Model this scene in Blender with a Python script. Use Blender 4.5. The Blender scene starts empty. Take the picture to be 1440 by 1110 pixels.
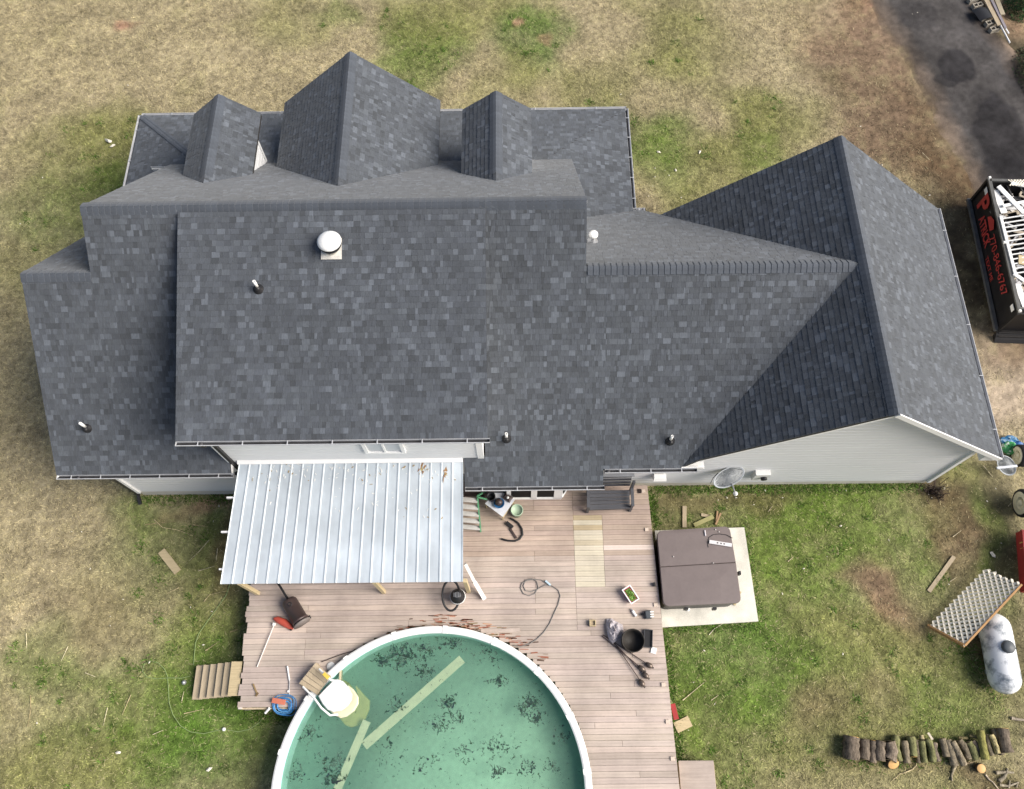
import bpy, math, random
import numpy as np
from mathutils import Vector, Matrix
random.seed(11); RNG = np.random.default_rng(5)
D = bpy.data; SC = bpy.context.scene; COL = SC.collection
PI = math.pi

# ------------------------------------------------------------------ camera, sky, sun, exposure
CF, CT, CR, CY, CH = 1153.2, .4022, -.03008, .02054, 24.0     # focal (px of a 1440 wide frame), tilt, roll, yaw, height
cd = D.cameras.new('camera'); cam = D.objects.new('camera', cd); COL.objects.link(cam); SC.camera = cam
cd.sensor_fit = 'HORIZONTAL'; cd.sensor_width = 36; cd.lens = 36*CF/1440; cd.clip_end = 900; cd.clip_start = .5
def _axes():
    fw = Vector((0, math.sin(CT), -math.cos(CT))); up = Vector((0, math.cos(CT), math.sin(CT))); rt = Vector((1, 0, 0))
    c, s = math.cos(CR), math.sin(CR)
    r2 = c*rt + s*up; u2 = -s*rt + c*up
    Rz = Matrix.Rotation(CY, 3, 'Z')
    return Rz @ r2, Rz @ u2, Rz @ fw
_r, _u, _f = _axes()
cam.matrix_world = Matrix(((_r.x, _u.x, -_f.x, 0), (_r.y, _u.y, -_f.y, 0), (_r.z, _u.z, -_f.z, CH), (0, 0, 0, 1)))
def at(px, py, z=0.0):                       # metres in the place, from where a thing's foot shows and its real height
    d = _f + _r*((px-720)/CF) + _u*((555-py)/CF)
    k = (z-CH)/d.z
    return Vector((d.x*k, d.y*k, z))

SUN_EL, SUN_AZ = math.radians(41), math.radians(-11)      # azimuth from +X towards +Y
W = D.worlds.new('World'); SC.world = W; W.use_nodes = True
nt = W.node_tree; bg = nt.nodes['Background']
sky = nt.nodes.new('ShaderNodeTexSky'); sky.sky_type = 'NISHITA'; sky.sun_disc = False
sky.sun_elevation = SUN_EL; sky.sun_rotation = math.radians(90)-SUN_AZ
sky.air_density = 1.0; sky.dust_density = 4.0; sky.ozone_density = 1.0
nt.links.new(sky.outputs[0], bg.inputs[0]); bg.inputs[1].default_value = .105
sd = D.lights.new('sun', 'SUN'); sun = D.objects.new('sun', sd); COL.objects.link(sun)
sd.energy = 4.3; sd.angle = math.radians(42); sd.color = (1, .95, .88)
sv = Vector((math.cos(SUN_EL)*math.cos(SUN_AZ), math.cos(SUN_EL)*math.sin(SUN_AZ), math.sin(SUN_EL)))
sun.rotation_euler = sv.to_track_quat('Z', 'Y').to_euler(); sun.location = sv*60
SC.view_settings.view_transform = 'Standard'; SC.view_settings.look = 'None'
SC.view_settings.gamma = 1; SC.view_settings.use_curve_mapping = False
SC.view_settings.exposure = .30
SC.cycles.max_bounces = 6; SC.cycles.diffuse_bounces = 3; SC.cycles.transparent_max_bounces = 12

# ------------------------------------------------------------------ helpers
def lin(r, g, b, k=1.0):
    f = lambda c: (c/255/12.92 if c/255 <= .04045 else ((c/255+.055)/1.055)**2.4)*k
    return (f(r), f(g), f(b))
def M(name, col, rough=.7, var=.18, scale=5, st=(1, 1, 1), metal=0, spec=.35, attr=None, rand=0, fine=60, bump=0, coat=0, sheen=0, patch=0, psize=.6):
    m = D.materials.new(name); m.use_nodes = True; n = m.node_tree.nodes; L = m.node_tree.links
    b = n['Principled BSDF']; b.inputs['Roughness'].default_value = rough; b.inputs['Metallic'].default_value = metal
    b.inputs['Specular IOR Level'].default_value = spec
    if sheen: b.inputs['Sheen Weight'].default_value = sheen; b.inputs['Sheen Roughness'].default_value = .6; b.inputs['Sheen Tint'].default_value = (.94, .97, 1, 1)
    if coat: b.inputs['Coat Weight'].default_value = coat; b.inputs['Coat Roughness'].default_value = .2
    tc = n.new('ShaderNodeTexCoord'); mp = n.new('ShaderNodeMapping'); mp.inputs['Scale'].default_value = st
    L.new(tc.outputs['Object'], mp.inputs[0])
    no = n.new('ShaderNodeTexNoise'); no.inputs['Scale'].default_value = scale; no.inputs['Detail'].default_value = 6
    nf = n.new('ShaderNodeTexNoise'); nf.inputs['Scale'].default_value = fine; nf.inputs['Detail'].default_value = 3
    L.new(mp.outputs[0], no.inputs[0]); L.new(mp.outputs[0], nf.inputs[0])
    ad = n.new('ShaderNodeMath'); ad.operation = 'MULTIPLY_ADD'; ad.inputs[1].default_value = .6
    mf = n.new('ShaderNodeMath'); mf.operation = 'MULTIPLY'; mf.inputs[1].default_value = .4
    L.new(nf.outputs[0], mf.inputs[0]); L.new(no.outputs[0], ad.inputs[0]); L.new(mf.outputs[0], ad.inputs[2])
    mr = n.new('ShaderNodeMapRange'); mr.inputs['From Min'].default_value = .3; mr.inputs['From Max'].default_value = .7
    mr.inputs['To Min'].default_value = 1-var; mr.inputs['To Max'].default_value = 1+var
    L.new(ad.outputs[0], mr.inputs[0])
    fac = mr.outputs[0]
    if rand:
        oi = n.new('ShaderNodeObjectInfo'); r2 = n.new('ShaderNodeMapRange')
        r2.inputs['To Min'].default_value = 1-rand; r2.inputs['To Max'].default_value = 1+rand*.7
        L.new(oi.outputs['Random'], r2.inputs[0]); mm = n.new('ShaderNodeMath'); mm.operation = 'MULTIPLY'
        L.new(fac, mm.inputs[0]); L.new(r2.outputs[0], mm.inputs[1]); fac = mm.outputs[0]
    if patch:                                # broad wear that runs on across neighbouring pieces
        ge = n.new('ShaderNodeNewGeometry'); np_ = n.new('ShaderNodeTexNoise'); np_.inputs['Scale'].default_value = psize; np_.inputs['Detail'].default_value = 7; np_.inputs['Roughness'].default_value = .6
        L.new(ge.outputs['Position'], np_.inputs[0]); pr = n.new('ShaderNodeMapRange'); pr.inputs['From Min'].default_value = .3; pr.inputs['From Max'].default_value = .7
        pr.inputs['To Min'].default_value = 1-patch; pr.inputs['To Max'].default_value = 1+patch; L.new(np_.outputs[0], pr.inputs[0])
        pm = n.new('ShaderNodeMath'); pm.operation = 'MULTIPLY'; L.new(fac, pm.inputs[0]); L.new(pr.outputs[0], pm.inputs[1]); fac = pm.outputs[0]
    sc = n.new('ShaderNodeVectorMath'); sc.operation = 'SCALE'
    if attr:
        a = n.new('ShaderNodeAttribute'); a.attribute_name = attr; L.new(a.outputs['Color'], sc.inputs[0])
    else: sc.inputs[0].default_value = col
    L.new(fac, sc.inputs['Scale']); L.new(sc.outputs[0], b.inputs['Base Color'])
    if bump:
        bp = n.new('ShaderNodeBump'); bp.inputs['Strength'].default_value = bump; bp.inputs['Distance'].default_value = .02
        L.new(ad.outputs[0], bp.inputs['Height']); L.new(bp.outputs[0], b.inputs['Normal'])
    return m

class MB:                                    # mesh builder in world (or prototype) coordinates
    def __init__(s): s.v = []; s.f = []; s.c = []; s.sm = []
    def add(s, vs, fs, col=None, smooth=False):
        o = len(s.v); s.v += [tuple(p) for p in vs]; s.f += [tuple(i+o for i in f) for f in fs]
        s.sm += [smooth]*len(fs); s.c += [col or (1, 1, 1)]*len(vs); return s
    def hexa(s, b, t, col=None):             # 4 bottom, 4 top corners (ccw)
        return s.add(list(b)+list(t), [(3, 2, 1, 0), (4, 5, 6, 7), (0, 1, 5, 4), (1, 2, 6, 5), (2, 3, 7, 6), (3, 0, 4, 7)], col)
    def box(s, c, d, rz=0, col=None, R=None):
        x, y, z = d[0]/2, d[1]/2, d[2]/2
        R = R or Matrix.Rotation(rz, 3, 'Z'); c = Vector(c)
        q = [c+R@Vector((a*x, b*y, e*z)) for e in (-1, 1) for a, b in ((-1, -1), (1, -1), (1, 1), (-1, 1))]
        return s.hexa(q[:4], q[4:], col)
    def bevel_box(s, c, d, rz=0, bv=.01, col=None):      # box with a chamfered top edge
        x, y, z = d[0]/2, d[1]/2, d[2]/2; R = Matrix.Rotation(rz, 3, 'Z'); c = Vector(c)
        ring = lambda a, b, e: [c+R@Vector((i*a, j*b, e)) for i, j in ((-1, -1), (1, -1), (1, 1), (-1, 1))]
        q = ring(x, y, -z)+ring(x, y, z-bv)+ring(x-bv, y-bv, z)
        fs = [(3, 2, 1, 0), (8, 9, 10, 11)]
        for k in (0, 4):
            for i in range(4): j = (i+1) % 4; fs.append((k+i, k+j, k+j+4, k+i+4))
        return s.add(q, fs, col)
    def bar(s, a, b, w, h, col=None, up=(0, 0, 1)):      # rectangular bar from a to b
        a, b = Vector(a), Vector(b); d = (b-a).normalized(); u = Vector(up)
        if abs(d.dot(u)) > .95: u = Vector((0, 1, 0))
        x = d.cross(u).normalized(); y = x.cross(d)
        q = [p+x*i*w/2+y*j*h/2 for p in (a, b) for i, j in ((-1, -1), (1, -1), (1, 1), (-1, 1))]
        return s.hexa(q[:4], q[4:], col)
    def tube(s, pts, r, n=8, col=None, caps=True, smooth=True):
        pts = [Vector(p) for p in pts]; k = len(pts); rr = r if isinstance(r, (list, tuple)) else [r]*k
        vs = []; fs = []; px = None
        for i, p in enumerate(pts):
            d = (pts[min(i+1, k-1)]-pts[max(i-1, 0)])
            if d.length < 1e-9: d = Vector((0, 0, 1))
            d.normalize()
            if px is None:
                u = Vector((0, 0, 1)) if abs(d.z) < .9 else Vector((1, 0, 0)); px = d.cross(u).normalized()
            else:
                px = (px-d*px.dot(d)); px = px.normalized() if px.length > 1e-6 else d.orthogonal().normalized()
            py = d.cross(px)
            vs += [p+(px*math.cos(2*PI*j/n)+py*math.sin(2*PI*j/n))*rr[i] for j in range(n)]
        for i in range(k-1):
            for j in range(n):
                a, b = i*n+j, i*n+(j+1) % n; fs.append((a, b, b+n, a+n))
        s.add(vs, fs, col, smooth)
        if caps: s.add([vs[j] for j in range(n)], [tuple(range(n-1, -1, -1))], col); s.add([vs[(k-1)*n+j] for j in range(n)], [tuple(range(n))], col)
        return s
    def lathe(s, c, prof, n=20, R=None, col=None, smooth=True, sx=1, sy=1):   # prof: (r, z) pairs
        c = Vector(c); R = R or Matrix.Identity(3); vs = []; fs = []
        for r, z in prof: vs += [c+R@Vector((r*sx*math.cos(2*PI*j/n), r*sy*math.sin(2*PI*j/n), z)) for j in range(n)]
        for i in range(len(prof)-1):
            for j in range(n):
                a, b = i*n+j, i*n+(j+1) % n; fs.append((a, b, b+n, a+n))
        if prof[0][0] > 1e-4: fs.append(tuple(range(n-1, -1, -1)))
        if prof[-1][0] > 1e-4: fs.append(tuple((len(prof)-1)*n+j for j in range(n)))
        return s.add(vs, fs, col, smooth)
    def prism(s, poly, z0, z1, col=None):
        n = len(poly); vs = [(p[0], p[1], z0) for p in poly]+[(p[0], p[1], z1) for p in poly]
        fs = [tuple(range(n-1, -1, -1)), tuple(range(n, 2*n))]+[(i, (i+1) % n, (i+1) % n+n, i+n) for i in range(n)]
        return s.add(vs, fs, col)
    def build(s, name, mat, parent=None, recentre=True, origin=None):
        me = D.meshes.new(name)
        V_ = [Vector(p) for p in s.v]
        if origin is not None: c = Vector(origin)
        elif recentre and V_:
            xs = [p.x for p in V_]; ys = [p.y for p in V_]; zs = [p.z for p in V_]
            c = Vector(((min(xs)+max(xs))/2, (min(ys)+max(ys))/2, min(zs)))
        else: c = Vector((0, 0, 0))
        me.from_pydata([p-c for p in V_], [], s.f)
        at_ = me.attributes.new('Col', 'FLOAT_COLOR', 'POINT')
        at_.data.foreach_set('color', np.array([(*k, 1) for k in s.c], dtype=np.float32).ravel())
        if any(s.sm): me.polygons.foreach_set('use_smooth', s.sm)
        me.materials.append(mat); me.update()
        return link(name, me, c, parent)
def wloc(o):
    v = Vector(o.location)
    while o.parent: o = o.parent; v += o.location
    return v
def link(name, me, loc, parent=None):
    o = D.objects.new(name, me); COL.objects.link(o)
    if parent: o.parent = parent; o.location = Vector(loc)-wloc(parent)
    else: o.location = loc
    return o
def tag(o, label, cat, group=None):
    o['label'] = label; o['category'] = cat
    if group: o['group'] = group
    return o
def thing(name, loc, label, cat, group=None):
    o = D.objects.new(name, None); COL.objects.link(o); o.location = loc; o.empty_display_size = .2
    return tag(o, label, cat, group)
def struct(o): o['kind'] = 'structure'; return o
def stuff(o): o['kind'] = 'stuff'; return o
KIDS = {}
def copy_tree(o, parent=None):
    c = o.copy(); COL.objects.link(c); c.parent = parent
    for ch in list(o.children): copy_tree(ch, c)
    return c

# ------------------------------------------------------------------ materials
GREY = lambda v: (v, v, v*1.02)
m_shingle = M('asphalt_shingle', None, .8, .30, 7, (6, 1.2, 1.2), attr='Col', fine=26, spec=.35, sheen=.22, patch=.12, psize=.5)
m_roofdeck = M('roof_underlay', GREY(.03), .9)
m_cap = M('ridge_shingle', lin(78, 84, 93, .80), .8, .2, 12, rand=.14, fine=60, spec=.35, sheen=.18)
m_siding = M('vinyl_siding', (.70, .71, .72), .5, .05, 1.2, (.3, 1, 1), fine=20)
m_white = M('white_trim', (.86, .86, .85), .5, .05, 3)
m_found = M('painted_foundation', (.62, .59, .52), .8, .15, 3, bump=.2)
m_gut = M('gutter_metal', (.46, .47, .49), .45, .12, 3)
m_gutin = M('gutter_inside', (.07, .07, .075), .7, .4, 3)
m_black = M('black_plastic', (.018, .018, .02), .45, .2)
m_brownspout = M('dark_downspout', (.025, .024, .025), .45, .1)
m_galv = M('galvanized_sheet', (.60, .66, .70), .36, .10, 1.0, (1.6, .35, 1), metal=.35, fine=5, patch=.16, psize=.8)
m_wood_new = M('fresh_lumber', lin(206, 188, 150, .82), .75, .2, 4, (.6, 6, 6), rand=.14, fine=30)
m_wood_old = M('weathered_lumber', lin(184, 168, 142, .88), .85, .25, 4, (6, .6, 6), rand=.2, fine=30)
m_deck = M('weathered_deck_paint', None, .8, .2, 2.2, (.5, 9, 4), attr='Col', rand=.07, fine=26, patch=.20, psize=.9)
m_glass = M('dark_window', (.010, .011, .013), .6, .3, 12, spec=.08)
m_concrete = M('pale_concrete', (.62, .60, .53), .9, .30, 2.2, bump=.25, fine=40)
m_cream = M('aged_cream_plastic', (.62, .58, .42), .5, .1, 4)
m_wplas = M('white_plastic', (.80, .80, .78), .4, .05, 4)
m_rubber = M('black_rubber', (.02, .02, .021), .8, .2)
m_vcol = M('painted_things', None, .55, .12, 6, attr='Col')
m_vgloss = M('glossy_things', None, .3, .12, 6, attr='Col', spec=.5)
m_brown = M('brown_enamel', (.055, .038, .036), .4, .25, 5, spec=.45)
m_bark = M('log_bark', None, .95, .95, 9, (1.6, .7, 1), attr='Col', rand=.25, fine=32, bump=.9)
m_leaf = M('shrub_leaf', None, .6, .3, 3, attr='Col')
m_steel = M('dull_steel', (.45, .46, .48), .4, .1, metal=.6)
m_dish = M('dish_grey', (.50, .53, .55), .6, .03, 2)
m_red = M('red_paint', (.33, .03, .03), .5, .15)
m_cover = M('vinyl_spa_cover', lin(120, 109, 107, .84), .5, .09, 2.5, fine=14, spec=.45)

# ------------------------------------------------------------------ the ground
def vnoise(x, y, s, seed):
    r = np.random.default_rng(seed); g = r.random((257, 257)); x = x/s+1000; y = y/s+1000
    xi = np.floor(x).astype(int); yi = np.floor(y).astype(int); fx = x-xi; fy = y-yi
    fx = fx*fx*(3-2*fx); fy = fy*fy*(3-2*fy)
    G = lambda i, j: g[i % 257, j % 257]
    return (G(xi, yi)*(1-fx)+G(xi+1, yi)*fx)*(1-fy)+(G(xi, yi+1)*(1-fx)+G(xi+1, yi+1)*fx)*fy
def fbm(x, y, s, seed, o=4):
    t = 0; a = .5; w = 0
    for k in range(o): t = t+a*vnoise(x, y, s/2**k, seed+k*7); w += a; a *= .55
    return t/w
C_TAN = np.array(lin(168, 156, 126, .82)); C_DRY = np.array(lin(158, 147, 116, .88)); C_OLV = np.array(lin(130, 130, 82, .88))
C_GRN = np.array(lin(98, 118, 52, .88)); C_LUSH = np.array(lin(84, 114, 44, .88)); C_BRN = np.array(lin(132, 112, 92, .74))
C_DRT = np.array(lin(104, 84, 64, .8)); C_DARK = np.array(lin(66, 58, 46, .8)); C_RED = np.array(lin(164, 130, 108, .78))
C_GRAV = np.array(lin(178, 162, 142, .8))
BLOBS = [  # px, py, rx, ry, colour, strength     (where the lawn is green, dry or bare)
 (120, 215, 110, 60, C_OLV, .7), (90, 290, 90, 60, C_GRN, .55), (160, 240, 60, 40, C_GRN, .6), (60, 400, 90, 70, C_OLV, .6), (40, 560, 60, 90, C_DRY, .7),
 (30, 470, 60, 60, C_DRY, .8), (45, 690, 60, 120, C_TAN, .8), (600, 60, 70, 55, C_GRN, .8), (640, 25, 90, 40, C_OLV, .7), (745, 60, 60, 45, C_LUSH, .75), (560, 110, 60, 30, C_GRN, .5),
 (720, 110, 60, 40, C_OLV, .7), (690, 90, 35, 30, C_TAN, .6), (835, 120, 60, 50, C_OLV, .7), (960, 60, 70, 80, C_OLV, .65), (880, 200, 60, 60, C_GRN, .6), (930, 215, 50, 60, C_GRN, .75), (1010, 250, 60, 60, C_OLV, .85),
 (1100, 170, 70, 40, C_OLV, .6), (1060, 215, 40, 40, C_GRN, .6), (1180, 120, 26, 30, C_GRN, .6), (400, 30, 60, 40, C_OLV, .5), (470, 12, 40, 22, C_GRN, .6), (20, 60, 120, 60, C_DRY, .5),
 (160, 46, 14, 8, C_RED, .9), (258, 3, 14, 8, C_RED, .9), (735, 45, 10, 8, C_RED, .7), (770, 62, 10, 6, C_RED, .6),
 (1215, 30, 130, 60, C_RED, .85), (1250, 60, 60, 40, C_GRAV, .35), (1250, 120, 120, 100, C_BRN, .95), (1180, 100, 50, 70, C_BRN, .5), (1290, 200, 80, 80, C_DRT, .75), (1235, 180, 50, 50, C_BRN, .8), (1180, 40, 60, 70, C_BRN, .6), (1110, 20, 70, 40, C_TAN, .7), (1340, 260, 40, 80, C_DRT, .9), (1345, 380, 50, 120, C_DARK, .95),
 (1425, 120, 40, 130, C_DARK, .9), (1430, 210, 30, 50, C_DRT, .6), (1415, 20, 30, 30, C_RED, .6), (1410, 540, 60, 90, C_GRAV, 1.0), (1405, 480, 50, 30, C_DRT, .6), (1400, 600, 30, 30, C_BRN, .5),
 (240, 760, 120, 70, C_GRN, .7), (300, 830, 70, 90, C_OLV, .7), (290, 900, 90, 80, C_GRN, .55), (290, 705, 35, 16, C_RED, .75), (315, 760, 22, 60, C_DRT, .55), (200, 700, 60, 30, C_GRN, .5), (160, 850, 70, 60, C_OLV, .5), (100, 760, 110, 90, C_TAN, .65),
 (130, 870, 60, 40, C_BRN, .35), (60, 930, 90, 50, C_GRN, .6), (200, 1000, 160, 90, C_GRN, .85), (300, 1040, 120, 90, C_LUSH, .75), (320, 960, 70, 60, C_LUSH, .6), (80, 1060, 90, 50, C_OLV, .8), (40, 1000, 50, 50, C_TAN, .45), (120, 980, 40, 30, C_DRY, .5),
 (1180, 730, 260, 90, C_GRN, .85), (1100, 800, 140, 120, C_GRN, .8), (1060, 950, 160, 110, C_LUSH, .8), (1000, 1040, 90, 110, C_GRN, .9), (1170, 940, 170, 120, C_GRN, .7), (1300, 960, 160, 100, C_OLV, .7), (1200, 1060, 200, 80, C_OLV, .8), (1330, 1000, 100, 60, C_GRN, .6),
 (1000, 880, 60, 40, C_LUSH, .6), (980, 700, 50, 16, C_DRT, .5), (1050, 690, 60, 18, C_DRT, .45), (1290, 690, 40, 40, C_BRN, .6), (1255, 825, 34, 50, C_RED, .8), (1240, 800, 40, 26, C_BRN, .8), (1290, 850, 34, 36, C_BRN, .6), (1340, 720, 50, 60, C_DRT, .75),
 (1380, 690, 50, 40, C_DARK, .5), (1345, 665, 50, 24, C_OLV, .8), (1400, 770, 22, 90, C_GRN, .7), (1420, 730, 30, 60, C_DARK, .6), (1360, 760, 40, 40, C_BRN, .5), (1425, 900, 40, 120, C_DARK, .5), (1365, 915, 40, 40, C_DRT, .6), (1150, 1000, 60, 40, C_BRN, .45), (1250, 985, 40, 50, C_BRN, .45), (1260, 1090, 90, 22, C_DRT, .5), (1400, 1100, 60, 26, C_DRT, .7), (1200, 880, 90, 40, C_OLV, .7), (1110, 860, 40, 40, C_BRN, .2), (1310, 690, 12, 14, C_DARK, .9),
]
_blob = []
for px, py, rx, ry, c, s in BLOBS:
    p = at(px, py); q = at(px+rx, py); r = at(px, py-ry)
    _blob.append((p.x, p.y, (q-p).length, (r-p).length, c, s))
DRIVE = [at(*p) for p in ((1205, -60), (1214, 0), (1244, 55), (1276, 105), (1304, 160), (1334, 215), (1358, 262), (1385, 330), (1400, 420), (1412, 470), (1500, 470), (1540, 250), (1470, 120), (1440, 80), (1400, 20), (1385, -60))]
def poly_sd(x, y, P):                        # signed distance-ish: + inside
    ins = np.zeros(x.shape, bool); dist = np.full(x.shape, 1e9)
    n = len(P)
    for i in range(n):
        ax, ay = P[i].x, P[i].y; bx, by = P[(i+1) % n].x, P[(i+1) % n].y
        ins ^= ((ay > y) != (by > y)) & (x < (bx-ax)*(y-ay)/((by-ay) or 1e-9)+ax)
        t = np.clip(((x-ax)*(bx-ax)+(y-ay)*(by-ay))/((bx-ax)**2+(by-ay)**2), 0, 1)
        dist = np.minimum(dist, np.hypot(x-ax-t*(bx-ax), y-ay-t*(by-ay)))
    return np.where(ins, dist, -dist)
def ground_colour(x, y):
    w1 = (fbm(x, y, 2.2, 3)-.5)*2.2; w2 = (fbm(x, y, 2.2, 31)-.5)*2.2
    f1 = fbm(x, y, 3.0, 50); f2 = fbm(x, y, .9, 60, 3); f3 = fbm(x, y, .35, 70, 3)
    col = C_TAN*np.ones(x.shape+(1,))
    t = np.clip((f1-.47)*3.0, 0, 1)[..., None]; col = col*(1-t)+C_OLV*t
    live = 1.0*np.ones(x.shape)
    for bx, by, rx, ry, c, s in _blob:
        d = np.hypot((x+w1-bx)/rx, (y+w2-by)/ry)
        a = np.clip(1.35-d, 0, 1); a = (a*a*(3-2*a))*min(1, s*1.15)*(.78+.7*(f2-.4))
        a = np.clip(a, 0, 1)[..., None]
        col = col*(1-a)+c*a
        if c is C_GRAV or c is C_DARK: live = live*(1-a[..., 0])
        if c is C_RED or c is C_DRT or c is C_BRN: live = live*(1-.55*a[..., 0])
    f4 = fbm(x, y, .11, 77, 2)
    col = col*(.80+.40*f2[..., None])*(.76+.48*f3[..., None])*(.50+1.0*f4[..., None])
    g = np.clip((f3-.55)*3, 0, 1)[..., None]*.35
    col = col*(1-g)+np.array((C_OLV+C_TAN)/2)*g*1.15
    sd_ = poly_sd(x+w1*.25, y+w2*.25, DRIVE)
    live = live*np.clip(.3-sd_/.8, 0, 1)
    return col, live
m_ground = M('lawn_soil', None, .95, .3, 30, attr='Col', fine=140, bump=.5, spec=.15)
def ground_sheet():
    n1, n2 = 620, 470
    xs = np.linspace(-24, 23, n1); ys = np.linspace(-4, 31, n2)
    X, Y = np.meshgrid(xs, ys); C, _ = ground_colour(X, Y)
    V_ = np.stack([X, Y, (fbm(X, Y, 1.3, 90)-.5)*.03], -1).reshape(-1, 3)
    V_[:, 2] = np.minimum(V_[:, 2], .02)
    i = np.arange(n1*n2).reshape(n2, n1)
    q = np.stack([i[:-1, :-1], i[:-1, 1:], i[1:, 1:], i[1:, :-1]], -1).reshape(-1, 4)
    far = 420.0                              # skirt that carries the same sheet on to the horizon
    bnd = list(i[0, :])+list(i[1:, -1])+list(i[-1, -2::-1])+list(i[-2:0:-1, 0])
    bv = V_[bnd]; outer = bv.copy(); ctr = np.array([-.5, 13.5, 0]); d = bv-ctr; outer[:, :2] = ctr[:2]+d[:, :2]*far/20
    k0 = len(V_); m = len(bnd)
    q2 = [(bnd[a], k0+a, k0+(a+1) % m, bnd[(a+1) % m]) for a in range(m)]
    V2 = np.vstack([V_, outer]); F = [tuple(map(int, f)) for f in q]+[tuple(map(int, f)) for f in q2]
    me = D.meshes.new('ground'); me.from_pydata(V2.tolist(), [], F)
    cc = np.ones((len(V2), 4), np.float32); cc[:k0, :3] = C.reshape(-1, 3); cc[k0:, :3] = (C_TAN+C_OLV)/2*.9
    a = me.attributes.new('Col', 'FLOAT_COLOR', 'POINT'); a.data.foreach_set('color', cc.ravel())
    me.materials.append(m_ground); me.update()
    return struct(link('ground', me, (0, 0, 0)))
ground_sheet()

# driveway: an asphalt sheet with worn, dirty edges
def drive_sheet():
    n1, n2 = 260, 400
    xs = np.linspace(11, 23, n1); ys = np.linspace(11, 31, n2); X, Y = np.meshgrid(xs, ys)
    w1 = (fbm(X, Y, 1.1, 3)-.5)*.5; w2 = (fbm(X, Y, 1.1, 31)-.5)*.5; GC, _ = ground_colour(X, Y)
    s = poly_sd(X+w1, Y+w2, DRIVE)
    f = fbm(X, Y, 2.2, 120); f2 = fbm(X, Y, .5, 130)
    asp = np.array(lin(84, 81, 80, .74)); brn = np.array(lin(142, 122, 102, .78)); dk = np.array(lin(48, 47, 50, .7))
    e = np.clip(1-s/1.1, 0, 1)[..., None]*(.75+.5*(f2[..., None]-.5))
    C = asp*(1-e)+brn*e
    for px, py, rx, ry, k in ((1345, 95, 28, 22, .9), (1405, 195, 34, 60, .9), (1395, 40, 40, 22, .25), (1330, 115, 16, 10, .7), (1290, 20, 30, 20, .45), (1380, 140, 20, 18, .4), (1420, 250, 40, 30, .7)):
        p = at(px, py); q = at(px+rx, py); r = at(px, py-ry)
        d = np.hypot((X+w1*.8-p.x)/(q-p).length, (Y+w2*.8-p.y)/(r-p).length)
        t = np.clip((1.12-d+(f2-.5)*.6)*5, 0, 1)[..., None]*k*.85; C = C*(1-t)+dk*t
    f3 = fbm(X, Y, .16, 140, 2); C = C*(.6+.8*f[..., None])*(.55+.9*f2[..., None])*(.7+.6*f3[..., None])
    k = np.clip(1-(s+(f2-.5)*.5)/.55, 0, 1)[..., None]; k = k*k*(3-2*k); C = C*(1-k)+GC*k
    keep = s > .02
    i = np.arange(n1*n2).reshape(n2, n1)
    ok = keep[:-1, :-1] & keep[:-1, 1:] & keep[1:, 1:] & keep[1:, :-1]
    q = np.stack([i[:-1, :-1], i[:-1, 1:], i[1:, 1:], i[1:, :-1]], -1)[ok]
    used = np.unique(q); re = np.full(n1*n2, -1); re[used] = np.arange(len(used))
    V_ = np.stack([X, Y, -.03+np.clip(s, 0, .5)*.13], -1).reshape(-1, 3)[used]
    me = D.meshes.new('driveway'); me.from_pydata(V_.tolist(), [], re[q].tolist())
    cc = np.ones((len(used), 4), np.float32); cc[:, :3] = C.reshape(-1, 3)[used]
    a = me.attributes.new('Col', 'FLOAT_COLOR', 'POINT'); a.data.foreach_set('color', cc.ravel())
    me.materials.append(m_ground); me.update()
    return struct(link('driveway', me, (0, 0, 0)))
drive_sheet()

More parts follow.
